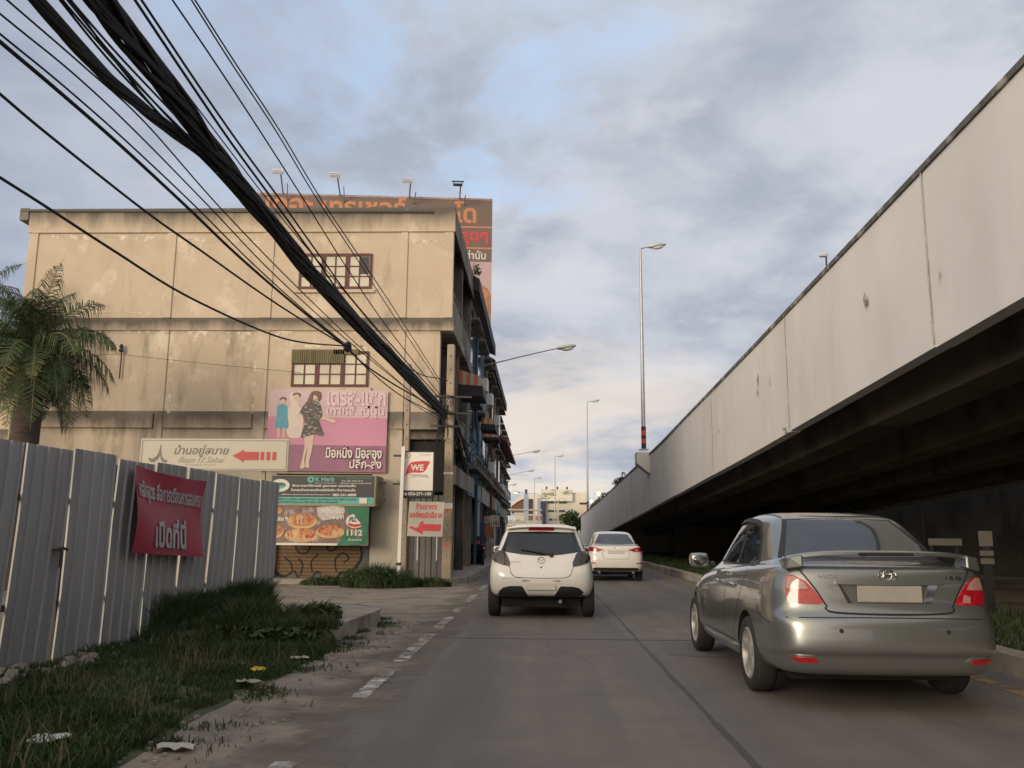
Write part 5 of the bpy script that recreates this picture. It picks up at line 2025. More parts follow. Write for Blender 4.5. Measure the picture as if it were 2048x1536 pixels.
# pedestrian bridge across the road
a, c = at(1005, 1050, 150), at(1084, 1018, 150)
fb = thing('footbridge', 'pale footbridge with barred railings crossing the far end of the road', 'footbridge', ((a.x + c.x) / 2, 150, 0))
w = c.x - a.x
m_fbr = mat('footbridge_paint', (.40, .40, .33), rough=.7, var=.12, scale=.5)
zz = [at(1040, y, 150).z for y in (1053, 1045, 1041, 1031, 1028, 1018)]
MB().box(-w / 2, w / 2, 0, 2.4, zz[0], zz[1]).build('deck', m_fbr, fb)
for (u, v) in ((zz[1] + .05, zz[2]), (zz[3], zz[4])):
    MB().box(-w / 2, w / 2, -.02, .08, u, v).build('rail', m_fbr, fb)
bb_ = MB()
for k in range(24):
    x = -w / 2 + w * k / 23
    bb_.box(x - .03, x + .03, 0, .06, zz[2] - .02, zz[3] + .02)
bb_.build('railing_bars', m_fbr, fb)
MB().box(-w / 2, w / 2, -.05, 2.6, zz[5] - .25, zz[5]).build('roof', m_fbr, fb)
for x in (-w / 2 + .6, w / 2 - .4):
    MB().box(x - .35, x + .35, .8, 1.6, 0, zz[0]).build('pier', m_fbr, fb)
tree('small dark tree between the shophouse row and the footbridge', at(1005, 1035, 112).x - 1.2, 112, 5.4, 1.7, 66, 1200, 'trees beside the far ramp', ls=.2)
tree('low tree in the distance behind the footbridge', at(1030, 1045, 180).x, 185, 4.5, 3.0, 67, 1200, 'trees beside the far ramp', ls=.3)
hz = MB()
for k in range(40):
    x = -260 + k * 13 + random.uniform(-4, 4)
    h = random.uniform(3, 7)
    leaf_cloud(hz, (x, 330 + random.uniform(-8, 8), h * .5), 11, 6, h * .6, 150, .9, random, gap=1)
tag(hz.build('far_treeline', m_leaf, fix=False), 'dark belt of far trees closing the end of the road', kind='stuff')

# ================================================================== overhead cables
PB = Vector((-2.53, 23.2))


def plane_pts(pxs, xa, ya=0.0, pb=PB):
    """pixels -> points in the vertical plane through (xa, ya) and the pole"""
    d = pb - Vector((xa, ya))
    n = Vector((d.y, -d.x, 0)).normalized()
    o = Vector((0, 0, CAM_H))
    A = Vector((xa, ya, 0))
    out = []
    for x, y in pxs:
        dr = ray(x, y)
        out.append(o + dr * ((A - o).dot(n) / dr.dot(n)))
    return out


def cable(pxs, xa, r, label, group, ext=14.0, m=None, pb=PB, sub=6):
    pts = plane_pts(pxs, xa, pb=pb)
    d = (pts[0] - pts[1]).normalized()
    pass
    cs = catmull(pts, sub)
    cs = [pts[0] + d * ext, pts[0] + d * ext * .5] + cs if ext else cs
    o = MB().tube(cs, r * .78, 6).build('overhead_cable', m or m_rubber, None, smooth=True)
    return tag(o, label, 'cable', group)


GC = 'thin cables fanning to the utility pole'
T = 'thin black cable fanning down from the open sky to the utility pole'
for pxs, xa, r in (
    ([(390, 0), (468, 122), (560, 262), (640, 395), (720, 515), (800, 636), (884, 768)], -3.3, .011),
    ([(383, 0), (460, 122), (552, 262), (632, 395), (712, 515), (793, 640), (884, 776)], -3.4, .011),
    ([(345, 0), (430, 125), (520, 262), (605, 395), (690, 530), (775, 655), (880, 790)], -3.5, .012),
    ([(283, 0), (400, 175), (480, 290), (557, 395), (640, 512), (730, 630), (882, 800)], -3.6, .016),
    ([(270, 0), (380, 165), (462, 285), (540, 392), (630, 515), (720, 636), (880, 812)], -3.7, .018),
    ([(230, 0), (330, 130), (430, 262), (520, 380), (600, 480), (720, 620), (880, 816)], -3.65, .009)):
    cable(pxs, xa, r, T, GC)
GL = 'slack cables sweeping across the cream gable'
for pxs, xa, r, lab in (
    ([(0, 355), (90, 412), (230, 503), (370, 590), (520, 660), (600, 684), (690, 692)], -5.2, .017, 'lowest slack black cable crossing the whole cream gable'),
    ([(0, 188), (100, 272), (290, 422), (400, 500), (560, 612), (690, 692)], -4.8, .016, 'second lowest black cable crossing the cream gable above the slack one'),
    ([(10, 92), (120, 185), (240, 290), (375, 415), (480, 515), (590, 610), (700, 700)], -4.4, .021, 'thicker black cable starting beside the dark corner and crossing the gable'),
    ([(10, 76), (125, 170), (250, 280), (390, 412), (500, 522), (610, 622), (705, 700)], -4.4, .011, 'thin cable running just above the thicker gable cable')):
    cable(pxs, xa, r, lab, GL)
for pxs, xa, r in (
    ([(30, 52), (150, 150), (270, 262), (420, 415), (560, 560), (720, 702), (880, 830)], -4.2, .010),
    ([(35, 18), (170, 135), (290, 245), (440, 415), (590, 570), (735, 708), (882, 836)], -4.1, .010)):
    cable(pxs, xa, r, 'thin cable between the heavy bundle and the gable cables', 'thin cables beside the bundle')
for pxs, r, lab in (
    ([(690, 692), (730, 730), (790, 770), (850, 805), (888, 835)], .020, 'dark cable bunch continuing from the gable junction to the pole'),
    ([(695, 696), (740, 742), (800, 790), (860, 822), (890, 840)], .014, 'thin cable sagging below the gable junction to the pole'),
    ([(700, 700), (760, 760), (830, 810), (892, 846)], .010, 'lowest thin cable from the gable junction to the pole')):
    cable(pxs, -4.6, r, lab, 'cables at the gable junction', ext=0)
t = MB().ellipsoid(plane_pts([(695, 694)], -4.6)[0], .07, .12, .09).build('cable_joint', m_rubber, None, smooth=True)
tag(t, 'black joint box where the gable cables meet', 'cable joint')

# the heavy twisted bundle
core1 = [(190, 0), (260, 88), (330, 175), (400, 268), (450, 335), (500, 400), (560, 470), (610, 535), (660, 590), (720, 655), (780, 715), (830, 765), (892, 828)]
core2 = [(76, 0), (150, 85), (215, 152), (280, 212), (345, 262), (400, 300), (450, 350), (500, 412), (560, 480), (610, 545), (660, 600), (720, 662), (780, 722), (830, 775), (892, 834)]
core3 = [(215, 0), (285, 90), (350, 180), (412, 268), (462, 335), (512, 402), (570, 474), (618, 535), (668, 590), (725, 650), (785, 712), (835, 762), (892, 824)]
core4 = [(135, 0), (220, 105), (300, 195), (370, 270), (430, 330), (490, 400), (550, 472), (605, 540), (660, 597), (720, 660), (780, 720), (830, 770), (892, 830)]


def strand(core, xa, rad, r, ph, label, group, turns=3.0, ext=12):
    pts = plane_pts(core, xa)
    d = (pts[0] - pts[1]).normalized()
    cs = catmull(pts, 6)
    if ext:
        cs = [pts[0] + d * ext * (1 - i / 8) for i in range(8)] + cs
    out = []
    n = len(cs)
    for i, p in enumerate(cs):
        t = (cs[min(i + 1, n - 1)] - cs[max(i - 1, 0)]).normalized()
        u = t.cross(Vector((0, 0, 1))).normalized()
        w = u.cross(t)
        a = ph + turns * 2 * pi * i / n
        q = rad * (.75 + .25 * sin(5 * i / n + ph))
        out.append(p + u * cos(a) * q + w * sin(a) * q)
    o = MB().tube(out, r, 6).build('overhead_cable', m_rubber, None, smooth=True)
    return tag(o, label, 'cable', group)


rr = random.Random(6)
LB = 'black cable bound into the heavy twisted bundle above the road edge'
for k in range(9):
    strand(core1, -3.7, .068, .024, k * .7 + rr.uniform(0, .3), LB, 'cables of the heavy bundle', rr.choice((2, 3, -2)))
for k in range(8):
    strand(core3, -3.65, .062, .022, k * .78, LB, 'cables of the heavy bundle', rr.choice((2, -3)))
for k in range(7):
    strand(core2, -3.9, .04, .024, k * .9, 'black cable in the loop that joins the heavy bundle halfway', 'cables of the joining loop', rr.choice((2, 3)))
for k in range(5):
    strand(core4, -3.8, .07 if k else 0, .010, k * 1.3, 'loose thin cable running alongside the heavy bundle', 'loose cables beside the bundle', 1)

# from the corner pole onward along the shopfronts
def wire3(pts, r, label, group, name='overhead_cable', n=6):
    o = MB().tube(catmull(pts, 6), r, n).build(name, m_rubber, None, smooth=True)
    return tag(o, label, 'cable', group)


rr = random.Random(16)
for k in range(16):
    z0 = 4.75 + rr.uniform(-.35, .35)
    z1 = 5.0 + rr.uniform(-.5, .5)
    x0, x1 = -2.5 + rr.uniform(-.1, .12), -2.72 + rr.uniform(-.1, .1)
    mid = Vector(((x0 + x1) / 2 + rr.uniform(-.12, .12), 30.5, (z0 + z1) / 2 - rr.uniform(.5, 1.3)))
    wire3([(x0, 23.3, z0), (x0 * .75 + mid.x * .25, 26.5, z0 * .5 + mid.z * .5), mid, (x1, 34.5, z1 * .6 + mid.z * .4), (x1, 38.3, z1)], rr.choice((.012, .016, .03)),
          'sagging cable between the corner pole and the first long armed lamp post', 'cables along the shopfronts')
for k in range(10):
    z0, z1 = 4.9 + rr.uniform(-.5, .5), 4.8 + rr.uniform(-.5, .5)
    x0, x1 = -2.72 + rr.uniform(-.1, .1), -3.6 + rr.uniform(-.1, .1)
    wire3([(x0, 38.3, z0), ((x0 + x1) / 2 + .3, 60, (z0 + z1) / 2 - rr.uniform(.4, 1.6)), (x1, 86, z1)], rr.choice((.015, .03, .04)),
          'sagging cable beyond the first long armed lamp post', 'cables farther along the shopfronts')
for (a, c, zz) in (((903, 700), (905, 560), 0), ((900, 720), (700, 1000), 1)):
    pass
# drooping coils and drop wires on the pole
for k in range(12):
    a0 = Vector((-2.5 + rr.uniform(-.15, .2), 23.2 + rr.uniform(-.1, .4), 4.7 + rr.uniform(-.5, .4)))
    R0 = rr.uniform(.16, .34)
    e = rr.uniform(0, 6.28)
    pts = [a0 + Vector((R0 * .9 * cos(q) * cos(e), R0 * .5 * cos(q) * sin(e), R0 * sin(q) - R0)) for q in [2 * pi * i / 10 for i in range(11)]]
    wire3(pts, rr.choice((.008, .012)), 'coiled spare cable hanging on the corner utility pole', 'coils of spare cable', 'cable_coil', 5)
for k in range(7):
    x1, z1 = rr.uniform(-4.0, -3.0), rr.uniform(2.6, 4.1)
    wire3([(-2.52, 23.2, 4.5 + rr.uniform(-.3, .3)), ((-2.52 + x1) / 2, 23.6, min(4.2, z1) - rr.uniform(-.1, .3)), (x1, 24.0, z1)], rr.uniform(.006, .011),
          'thin drop wire from the corner pole to the arcade of the gable building', 'drop wires at the arcade')
wire3([W(820, 738, 23.0), W(850, 752, 23.1), W(885, 758, 23.2), W(903, 765, 23.3)], .014, 'short cable linking the two concrete poles', 'links between poles')
wire3([W(236, 708, 23.8), W(420, 728, 23.8), W(600, 745, 23.8)], .006, 'hair thin wire stretched along the cream gable to the lower window', 'wires on the gable')
bk = thing('wall_bracket', 'small dark insulator bracket on the cream gable beside the palm', 'bracket', tuple(W(242, 705, 23.93)))
MB().lathe([(.02, 0), (.07, .05), (.04, .12), (.06, .18), (.02, .25)], 10).build('insulator', m_black, bk)
MB().box(-.012, .012, .02, .05, -.75, 0).build('bracket_rod', m_rust, bk)
wire3([W(8, 700, 23.8), W(120, 712, 23.85), W(236, 708, 23.8)], .006, 'thin wire running behind the palm to the insulator bracket', 'wires on the gable')
# tangle in front of the far shopfronts
for k in range(26):
    y = rr.uniform(27, 60)
    z = rr.uniform(3.4, 5.2)
    R0 = rr.uniform(.2, .5)
    x = -2.45 - (y - 27) * .02
    pts = [Vector((x + rr.uniform(-.15, .15), y + R0 * cos(q) * 1.5, z + R0 * sin(q) * rr.uniform(.6, 1))) for q in [2 * pi * i / 8 for i in range(9)]]
    wire3(pts, rr.choice((.012, .02)), 'loop of tangled cable hanging before the shophouse row', 'tangled loops along the shopfronts', 'cable_coil', 5)

# ================================================================== cars
def car_paint(name, col, metal, rough, flake=.04):
    return mat(name, col, rough=rough, metal=metal, var=flake, scale=3, coat=1.0, second=tuple(c * .86 for c in col), sscale=1.5, slo=.55, shi=.8, srough=rough + .1)


m_glass = mat('tinted_glass', (.012, .014, .016), rough=.03, var=.1, spec=.8)
m_glassb = mat('film_tinted_glass', (.03, .035, .04), rough=.05, var=.1, spec=1.0)
m_trimb = mat('black_trim', (.02, .02, .021), rough=.55, var=.1)
m_under = mat('underbody', (.012, .012, .012), rough=.9)
m_tyre = mat('tyre_rubber', (.022, .021, .02), rough=.8, var=.2, scale=8)
m_alloy = mat('alloy_silver', (.36, .355, .34), rough=.42, metal=.35, var=.06)
m_chrome = mat('chrome', (.75, .73, .68), rough=.12, metal=1.0, var=.03)
m_lensred = mat('lens_red_plastic', (.36, .010, .016), rough=.12, var=.3, scale=26, coat=.6)
m_lenspale = mat('lens_pale_and_glint', (.38, .20, .19), rough=.12, var=.22, scale=26, coat=.6, stretch=(1, 1, 4))
m_lenssmoke = mat('lens_smoked', (.035, .03, .03), rough=.10, var=.25, scale=12, coat=.8)
m_plate = mat('plate_plain', (.58, .54, .48), rough=.5, var=.08, scale=6)
m_seam = mat('panel_gap', (.012, .012, .012), rough=.9)

TT = [0, .003, .012, .038, .095, .215, .36, .5, .64, .79, .915, .982, 1]
XX = [0, .5, .8, .945, .988, 1, 1, 1, 1, .99, .93, .68, 0]
XG = [0, .5, .82, .95, .99, 1, 1, 1, 1, .99, .96, .74, 0]


class Car:
    def __init__(self, name, label, group, loc, levels, body_mat, wheel_y, wheel_r, track, scale=1.0, rz=0.0, name_levels=None, arch=None):
        self.t = thing(name, label, 'car', loc, rz, group)
        self.t.scale = (scale,) * 3
        vs, fs = [], []
        ring = []
        for (zr, zm, zf, yr, yf, w, g) in levels:
            idx = []
            for side in (1, -1):
                row = []
                for i in range(13):
                    if side == -1 and i in (0, 12):
                        row.append(idx[0][i])
                        continue
                    t = TT[i]
                    xx = (XG if g else XX)[i]
                    z = zr * (1 - t) * (1 - 2 * t) + zm * 4 * t * (1 - t) + zf * t * (2 * t - 1)
                    row.append(len(vs))
                    vs.append((side * w * xx, yr + (yf - yr) * t, z))
                idx.append(row)
            ring.append(idx)
        for a, b in zip(ring, ring[1:]):
            for s in (0, 1):
                for i in range(12):
                    q = (a[s][i], a[s][i + 1], b[s][i + 1], b[s][i])
                    fs.append(q if s == 0 else q[::-1])
        for idx, flip in ((ring[0], True), (ring[-1], False)):
            R_, L_ = idx
            for i in range(12):
                q = [R_[i], R_[i + 1], L_[i + 1], L_[i]]
                u = []
                for k in q:
                    if k not in u:
                        u.append(k)
                fs.append(tuple(u[::-1] if flip else u))
        me = bpy.data.meshes.new('body')
        me.from_pydata(vs, [], fs)
        bm = bmesh.new(); bm.from_mesh(me)
        bmesh.ops.recalc_face_normals(bm, faces=bm.faces)
        bm.to_mesh(me); bm.free()
        tmp = bpy.data.objects.new('body', me)
        C.objects.link(tmp)
        md = tmp.modifiers.new('s', 'SUBSURF'); md.levels = 3; md.render_levels = 3
        me.materials.append(body_mat)
        me.materials.append(m_under)
        cb = MB()
        for wy in wheel_y:
            for s in (-1, 1):
                cb.lathe([(arch or wheel_r * 1.14, s * (track - .14)), (arch or wheel_r * 1.14, s * (track + .5))][::1], 40, 'X', (0, wy, wheel_r))
        cut = cb.build('cut', m_under)
        cut.data.materials.clear()
        cut.data.materials.append(m_under)
        md = tmp.modifiers.new('b', 'BOOLEAN'); md.operation = 'DIFFERENCE'; md.object = cut; md.solver = 'EXACT'; md.material_mode = 'TRANSFER'
        dg = bpy.context.evaluated_depsgraph_get()
        dg.update()
        out = bpy.data.meshes.new_from_object(tmp.evaluated_get(dg))
        tmp.modifiers.clear()
        bpy.data.objects.remove(tmp)
        bpy.data.objects.remove(cut)
        out.name = 'body'
        out.polygons.foreach_set('use_smooth', [True] * len(out.polygons))
        out.set_sharp_from_angle(angle=radians(50))
        self.body = bpy.data.objects.new('body', out)
        C.objects.link(self.body)
        self.body.parent = self.t
        bm = bmesh.new(); bm.from_mesh(out)
        self.bvh = BVHTree.FromBMesh(bm)
        bm.free()
        self.mat = body_mat

    def hit(self, a, b, axis):
        """axis: 'rear' (x, z), 'right' / 'left' (y, z), 'top' (x, y)"""
        if axis == 'rear':
            o, d = Vector((a, -3, b)), Vector((0, 1, 0))
        elif axis == 'front':
            o, d = Vector((a, 8, b)), Vector((0, -1, 0))
        elif axis == 'right':
            o, d = Vector((4, a, b)), Vector((-1, 0, 0))
        elif axis == 'left':
            o, d = Vector((-4, a, b)), Vector((1, 0, 0))
        else:
            o, d = Vector((a, b, 4)), Vector((0, 0, -1))
        p, n, _, _ = self.bvh.ray_cast(o, d)
        if p is None:
            p, n, _, _ = self.bvh.find_nearest(o + d * 3.5)
        if n.dot(d) > 0:
            n = -n
        return p, n

    def patch(self, outline, axis, m, name, parent=None, off=.006, depth=.03, step=.04, rnd=0, smooth_it=True):
        pts = [Vector(p) for p in outline]
        if rnd:
            pts = [Vector((p.x, p.y)) for p in catmull([Vector((p[0], p[1], 0)) for p in pts], rnd, True)]
        dense = []
        for i, p in enumerate(pts):
            q = pts[(i + 1) % len(pts)]
            k = max(1, int((q - p).length / step))
            dense += [p.lerp(q, j / k) for j in range(k)]
        x0, x1 = min(p.x for p in dense), max(p.x for p in dense)
        y0, y1 = min(p.y for p in dense), max(p.y for p in dense)
        cand = list(dense)
        nx, ny = int((x1 - x0) / step) + 1, int((y1 - y0) / step) + 1

        def inside(p):
            c = False
            for i in range(len(dense)):
                a, b = dense[i], dense[i - 1]
                if (a.y > p.y) != (b.y > p.y) and p.x < (b.x - a.x) * (p.y - a.y) / (b.y - a.y) + a.x:
                    c = not c
            return c
        for i in range(nx + 1):
            for j in range(ny + 1):
                p = Vector((x0 + (i + .5) * step, y0 + (j + .5) * step))
                if inside(p) and min((p - q).length for q in dense) > step * .45:
                    cand.append(p)
        r = geometry.delaunay_2d_cdt(cand, [], [list(range(len(dense)))], 1, 1e-6)
        vs = []
        nn = []
        for p in r[0]:
            h, n = self.hit(p.x, p.y, axis)
            vs.append(h + n * off)
            nn.append(n)
        me = bpy.data.meshes.new(name)
        me.from_pydata(vs, [], r[2])
        bm = bmesh.new(); bm.from_mesh(me)
        bm.verts.ensure_lookup_table()
        be = [e for e in bm.edges if e.is_boundary]
        back = {}
        for e in be:
            for v in e.verts:
                if v not in back:
                    back[v] = bm.verts.new(v.co - nn[v.index] * depth)
        for e in be:
            a, b = e.verts
            bm.faces.new((a, b, back[b], back[a]))
        bmesh.ops.recalc_face_normals(bm, faces=bm.faces)
        bm.to_mesh(me); bm.free()
        me.materials.append(m)
        me.polygons.foreach_set('use_smooth', [True] * len(me.polygons))
        me.set_sharp_from_angle(angle=radians(45))
        o = bpy.data.objects.new(name, me)
        C.objects.link(o)
        o.parent = parent or self.t
        return o

    def line(self, pts, axis, w=.008, m=None, name='door_seam', off=.0025, rnd=4, parent=None):
        ps = catmull([Vector((p[0], p[1], 0)) for p in pts], rnd) if len(pts) > 2 else [Vector((*pts[0], 0)).lerp(Vector((*pts[1], 0)), i / 14) for i in range(15)]
        vs = []
        for i, p in enumerate(ps):
            t = (ps[min(i + 1, len(ps) - 1)] - ps[max(i - 1, 0)]).normalized()
            for s in (-1, 1):
                q = p + Vector((-t.y, t.x, 0)) * s * w / 2
                h, n = self.hit(q.x, q.y, axis)
                vs.append(h + n * off)
        fs = [(2 * i, 2 * i + 1, 2 * i + 3, 2 * i + 2) for i in range(len(ps) - 1)]
        return MB().add(vs, fs).build(name, m or m_seam, parent or self.t, fix=False)

    def wheel(self, x, y, r, w, spokes, rim_r, m_r=None):
        t = thing('wheel', None, None)
        t.parent = self.t
        t.location = (x, y, r)
        s = 1 if x > 0 else -1
        tb = MB()
        tb.lathe([(rim_r, -w / 2 + .01), (r - .03, -w / 2), (r - .008, -w / 2 + .02), (r, -w / 2 + .05), (r, w / 2 - .05), (r - .008, w / 2 - .02), (r - .03, w / 2), (rim_r, w / 2 - .01), (rim_r - .01, w / 2 - .03), (rim_r - .01, -w / 2 + .03)], 44, 'X', caps=False)
        tb.build('tyre', m_tyre, t, smooth=True, angle=60)
        rb = MB()
        f = s * (w / 2 - .012)
        b = s * (w / 2 - .10)
        rb.lathe([(rim_r + .004, f), (rim_r - .012, f + s * .008), (rim_r - .022, f - s * .01), (rim_r - .03, b)], 40, 'X', caps=False)
        for k in range(spokes):
            a = 2 * pi * k / spokes + .3
            ca, sa = cos(a), sin(a)
            pr = [(.0, .030), (.35, .027), (.75, .034), (1.0, .046)]
            vs = []
            for q, hw in pr:
                rr_ = .035 + (rim_r - .05) * q
                for (dx, ww) in ((f - s * .012 * (1 - q), hw), (f - s * .035, hw * 1.2)):
                    for sg in (-1, 1):
                        vs.append((dx, ca * rr_ - sa * ww * sg, sa * rr_ + ca * ww * sg))
            fs = []
            for i in range(3):
                o = i * 4
                fs += [(o, o + 1, o + 5, o + 4), (o + 2, o + 6, o + 7, o + 3), (o, o + 4, o + 6, o + 2), (o + 1, o + 3, o + 7, o + 5)]
            rb.add(vs, fs)
        rb.lathe([(.055, f - s * .03), (.055, f - s * .006), (.03, f)], 20, 'X')
        rim = rb.build('rim', m_r or m_alloy, t, smooth=True, angle=40)
        MB().lathe([(rim_r - .02, b), (.02, b + s * .002)], 30, 'X').build('brake_disc', m_under, t)
        return t

    def mirror(self, x, y, z, s, w=.21, h=.14):
        mb = MB()
        vs, fs = [], []
        n, m_ = 20, 12
        sg = lambda v, e: math.copysign(abs(v) ** e, v)
        for i in range(m_ + 1):
            a = -pi / 2 + pi * i / m_
            for k in range(n):
                b = 2 * pi * k / n
                vs.append((x + s * w * .55 + w * .52 * sg(cos(a), .45) * sg(cos(b), .5), y + .075 * sg(cos(a), .45) * sg(sin(b), .5), z + h * .55 * sg(sin(a), .45)))
        for i in range(m_):
            for k in range(n):
                k2 = (k + 1) % n
                fs.append((i * n + k, i * n + k2, (i + 1) * n + k2, (i + 1) * n + k))
        mh = mb.add(vs, fs).build('wing_mirror', self.mat, self.t, smooth=True)
        MB().bar((x - s * .06, y + .02, z - .03), (x + s * .08, y + .02, z - .03), .05, .04).build('mirror_arm', m_trimb, mh)
        MB().ellipsoid((x + s * w * .55, y - .062, z), w * .42, .025, h * .42).build('mirror_glass', m_glassb, mh, smooth=True)
        return mh


def mirror_pts(pts):
    return [(-x, z) for x, z in pts][::-1]


# ------------------------------------------------------------------ grey sedan, nearest
m_grey = car_paint('grey_metallic_paint', (.262, .275, .268), .74, .30)
sed_levels = [
    (.24, .20, .22, .22, 4.05, .66, 0), (.255, .215, .24, .07, 4.2, .795, 0), (.36, .30, .34, .045, 4.28, .832, 0), (.405, .34, .37, .030, 4.29, .842, 0), (.425, .36, .39, -.004, 4.30, .850, 0), (.54, .48, .46, .002, 4.30, .850, 0),
    (.66, .60, .58, .012, 4.28, .850, 0), (.70, .66, .64, .075, 4.24, .848, 0), (.86, .82, .70, .085, 4.14, .838, 0), (1.0, .925, .76, .10, 4.02, .795, 0),
    (1.045, .955, .82, .15, 3.90, .745, 0), (1.065, .975, .99, .56, 3.12, .700, 1), (1.10, 1.03, 1.02, .64, 3.04, .685, 1), (1.36, 1.40, 1.36, 1.08, 2.42, .575, 1), (1.415, 1.455, 1.41, 1.22, 2.28, .50, 1), (1.435, 1.475, 1.43, 1.45, 2.1, .28, 1)]
gs = Car('sedan', 'dark grey metallic sedan with a boot spoiler in the lane beside the flyover', 'cars in the traffic queue', (2.69, 6.95, 0), sed_levels, m_grey, (.98, 3.53), .30, .74, 1.055)
for y in (.98, 3.53):
    for x in (-.755, .755):
        gs.wheel(x, y, .30, .185, 5, .205)
rw = [(-.60, 1.085), (-.54, 1.18), (-.47, 1.30), (-.42, 1.385), (0, 1.402), (.42, 1.385), (.47, 1.30), (.54, 1.18), (.60, 1.085), (0, 1.075)]
gs.patch([(-.64, 1.075), (-.46, 1.395), (0, 1.412), (.46, 1.395), (.64, 1.075), (0, 1.066)], 'rear', m_trimb, 'window_surround', off=.002, depth=.01)
gs.patch([(-.585, 1.09), (-.43, 1.38), (0, 1.395), (.43, 1.38), (.585, 1.09), (0, 1.082)], 'rear', m_glassb, 'rear_window', off=.006, depth=.01)
gs.patch([(-.60, 1.05), (-.47, 1.36), (0, 1.385), (.47, 1.36), (.60, 1.05)], 'front', m_glass, 'windscreen', off=.004, depth=.01)
for ax, s in (('left', -1), ('right', 1)):
    gs.patch([(1.00, 1.00), (1.22, 1.25), (1.42, 1.36), (1.85, 1.395), (2.35, 1.355), (2.72, 1.18), (2.98, 1.00), (2.0, .985)], ax, m_trimb, 'window_surround', off=.002, depth=.01)
    gs.patch([(1.10, 1.015), (1.26, 1.235), (1.45, 1.335), (1.78, 1.362), (1.80, 1.0)], ax, m_glass, 'side_window', off=.006, depth=.01)
    gs.patch([(1.90, 1.0), (1.88, 1.362), (2.30, 1.335), (2.62, 1.18), (2.86, 1.01)], ax, m_glass, 'side_window', off=.006, depth=.01)
    gs.patch([(1.35, 1.325), (1.5, 1.385), (1.9, 1.405), (2.33, 1.37), (2.33, 1.345), (1.9, 1.372), (1.5, 1.35)], ax, m_trimb, 'rain_deflector', off=.025, depth=.03)
    gs.line([(1.84, 1.36), (1.84, .98), (1.83, .6), (1.86, .34)], ax)
    gs.line([(1.10, 1.0), (1.14, .86), (1.30, .64), (1.42, .50), (1.44, .36)], ax)
    gs.line([(2.86, 1.0), (2.92, .8), (2.92, .5), (2.88, .36)], ax)
    gs.line([(1.44, .35), (2.88, .35)], ax)
    for y in (1.48, 2.18):
        h, n = gs.hit(y, .825, ax)
        MB().ellipsoid(h + n * .018, .018, .095, .016).build('door_handle', m_chrome, gs.t, smooth=True)
    gs.line([(.30, .60), (.62, .66)], ax, w=.007, name='bumper_seam')
    gs.mirror(s * .79, 2.86, 1.0, s, .185, .135)
    gs.patch([(.08, 1.0) if False else (1.42, .25), (2.95, .25), (2.95, .31), (1.42, .31)], ax, m_grey, 'side_skirt', off=.018, depth=.03)
# tail lamps: red, sun glint painted as pale upper half, wrapping on to the wing
tl = [(.47, .765), (.52, .755), (.62, .755), (.712, .76), (.722, .86), (.705, .955), (.66, .958), (.59, .92), (.53, .85)]
for sgn in (1, -1):
    f = (lambda P_: P_ if sgn > 0 else mirror_pts(P_))
    lp = gs.patch(f(tl), 'rear', m_lensred, 'tail_lamp', off=.010, depth=.03, step=.03)
    gs.patch(f([(.575, .865), (.715, .862), (.70, .948), (.66, .951), (.605, .915)]), 'rear', m_lenspale, 'pale_lens', lp, off=.014, depth=.012, step=.03)
    gs.patch(f([(.53, .775), (.59, .77), (.595, .82), (.55, .83)]), 'rear', m_lenspale, 'reversing_lens', lp, off=.0135, depth=.01, step=.02) if sgn > 0 else None
    gs.line(f([(.45, .735), (.515, .85), (.57, .93), (.62, 1.0)]), 'rear', w=.011, name='boot_seam')
    rf = gs.patch(f([(.50, .36), (.56, .33), (.68, .335), (.76, .375), (.70, .395), (.56, .395)]), 'rear', m_grey, 'reflector_bezel', off=.008, depth=.02, step=.03)
    gs.patch(f([(.535, .362), (.57, .345), (.67, .348), (.72, .378), (.68, .385), (.57, .385)]), 'rear', m_lensred, 'bumper_reflector', rf, off=.013, depth=.01, step=.02)
    h, n = gs.hit(sgn * .38, .575, 'rear')
    MB().lathe([(.016, -.004), (.016, .012)], 14, 'Y', h).build('parking_sensor', m_trimb, gs.t)
gs.line([(-.47, .735), (-.40, .70), (0, .69), (.40, .70), (.47, .735)], 'rear', w=.012, name='boot_seam', off=.003)
gs.line([(-.835, .655), (-.45, .665), (0, .668), (.45, .665), (.835, .655)], 'rear', w=.006, name='bumper_seam')
# number plate recess
gs.patch([(-.36, .905), (-.29, .765), (.29, .765), (.36, .905)], 'rear', mat('recess_shadow', (.13, .125, .115), rough=.4, metal=.5), 'plate_recess', off=.003, depth=.01)
gs.patch([(-.385, .925), (-.38, .90), (0, .895), (.38, .90), (.385, .925), (0, .93)], 'rear', m_grey, 'boot_handle', off=.03, depth=.05, step=.03)
gs.patch([(-.36, .90), (-.345, .90), (-.275, .77), (-.30, .765)], 'rear', m_trimb, 'recess_edge', off=.006, depth=.01, step=.02)
gs.patch([(.36, .90), (.29, .90), (.245, .77), (.30, .77)], 'rear', m_chrome, 'recess_trim', off=.006, depth=.01, step=.02)
h, n = gs.hit(0, .83, 'rear')
MB().box(-.235, .235, h.y - .022, h.y - .008, .775, .895).build('licence_plate', mat('plate_grey', (.33, .31, .275), rough=.5, var=.08, scale=6), gs.t, bevel=.006)
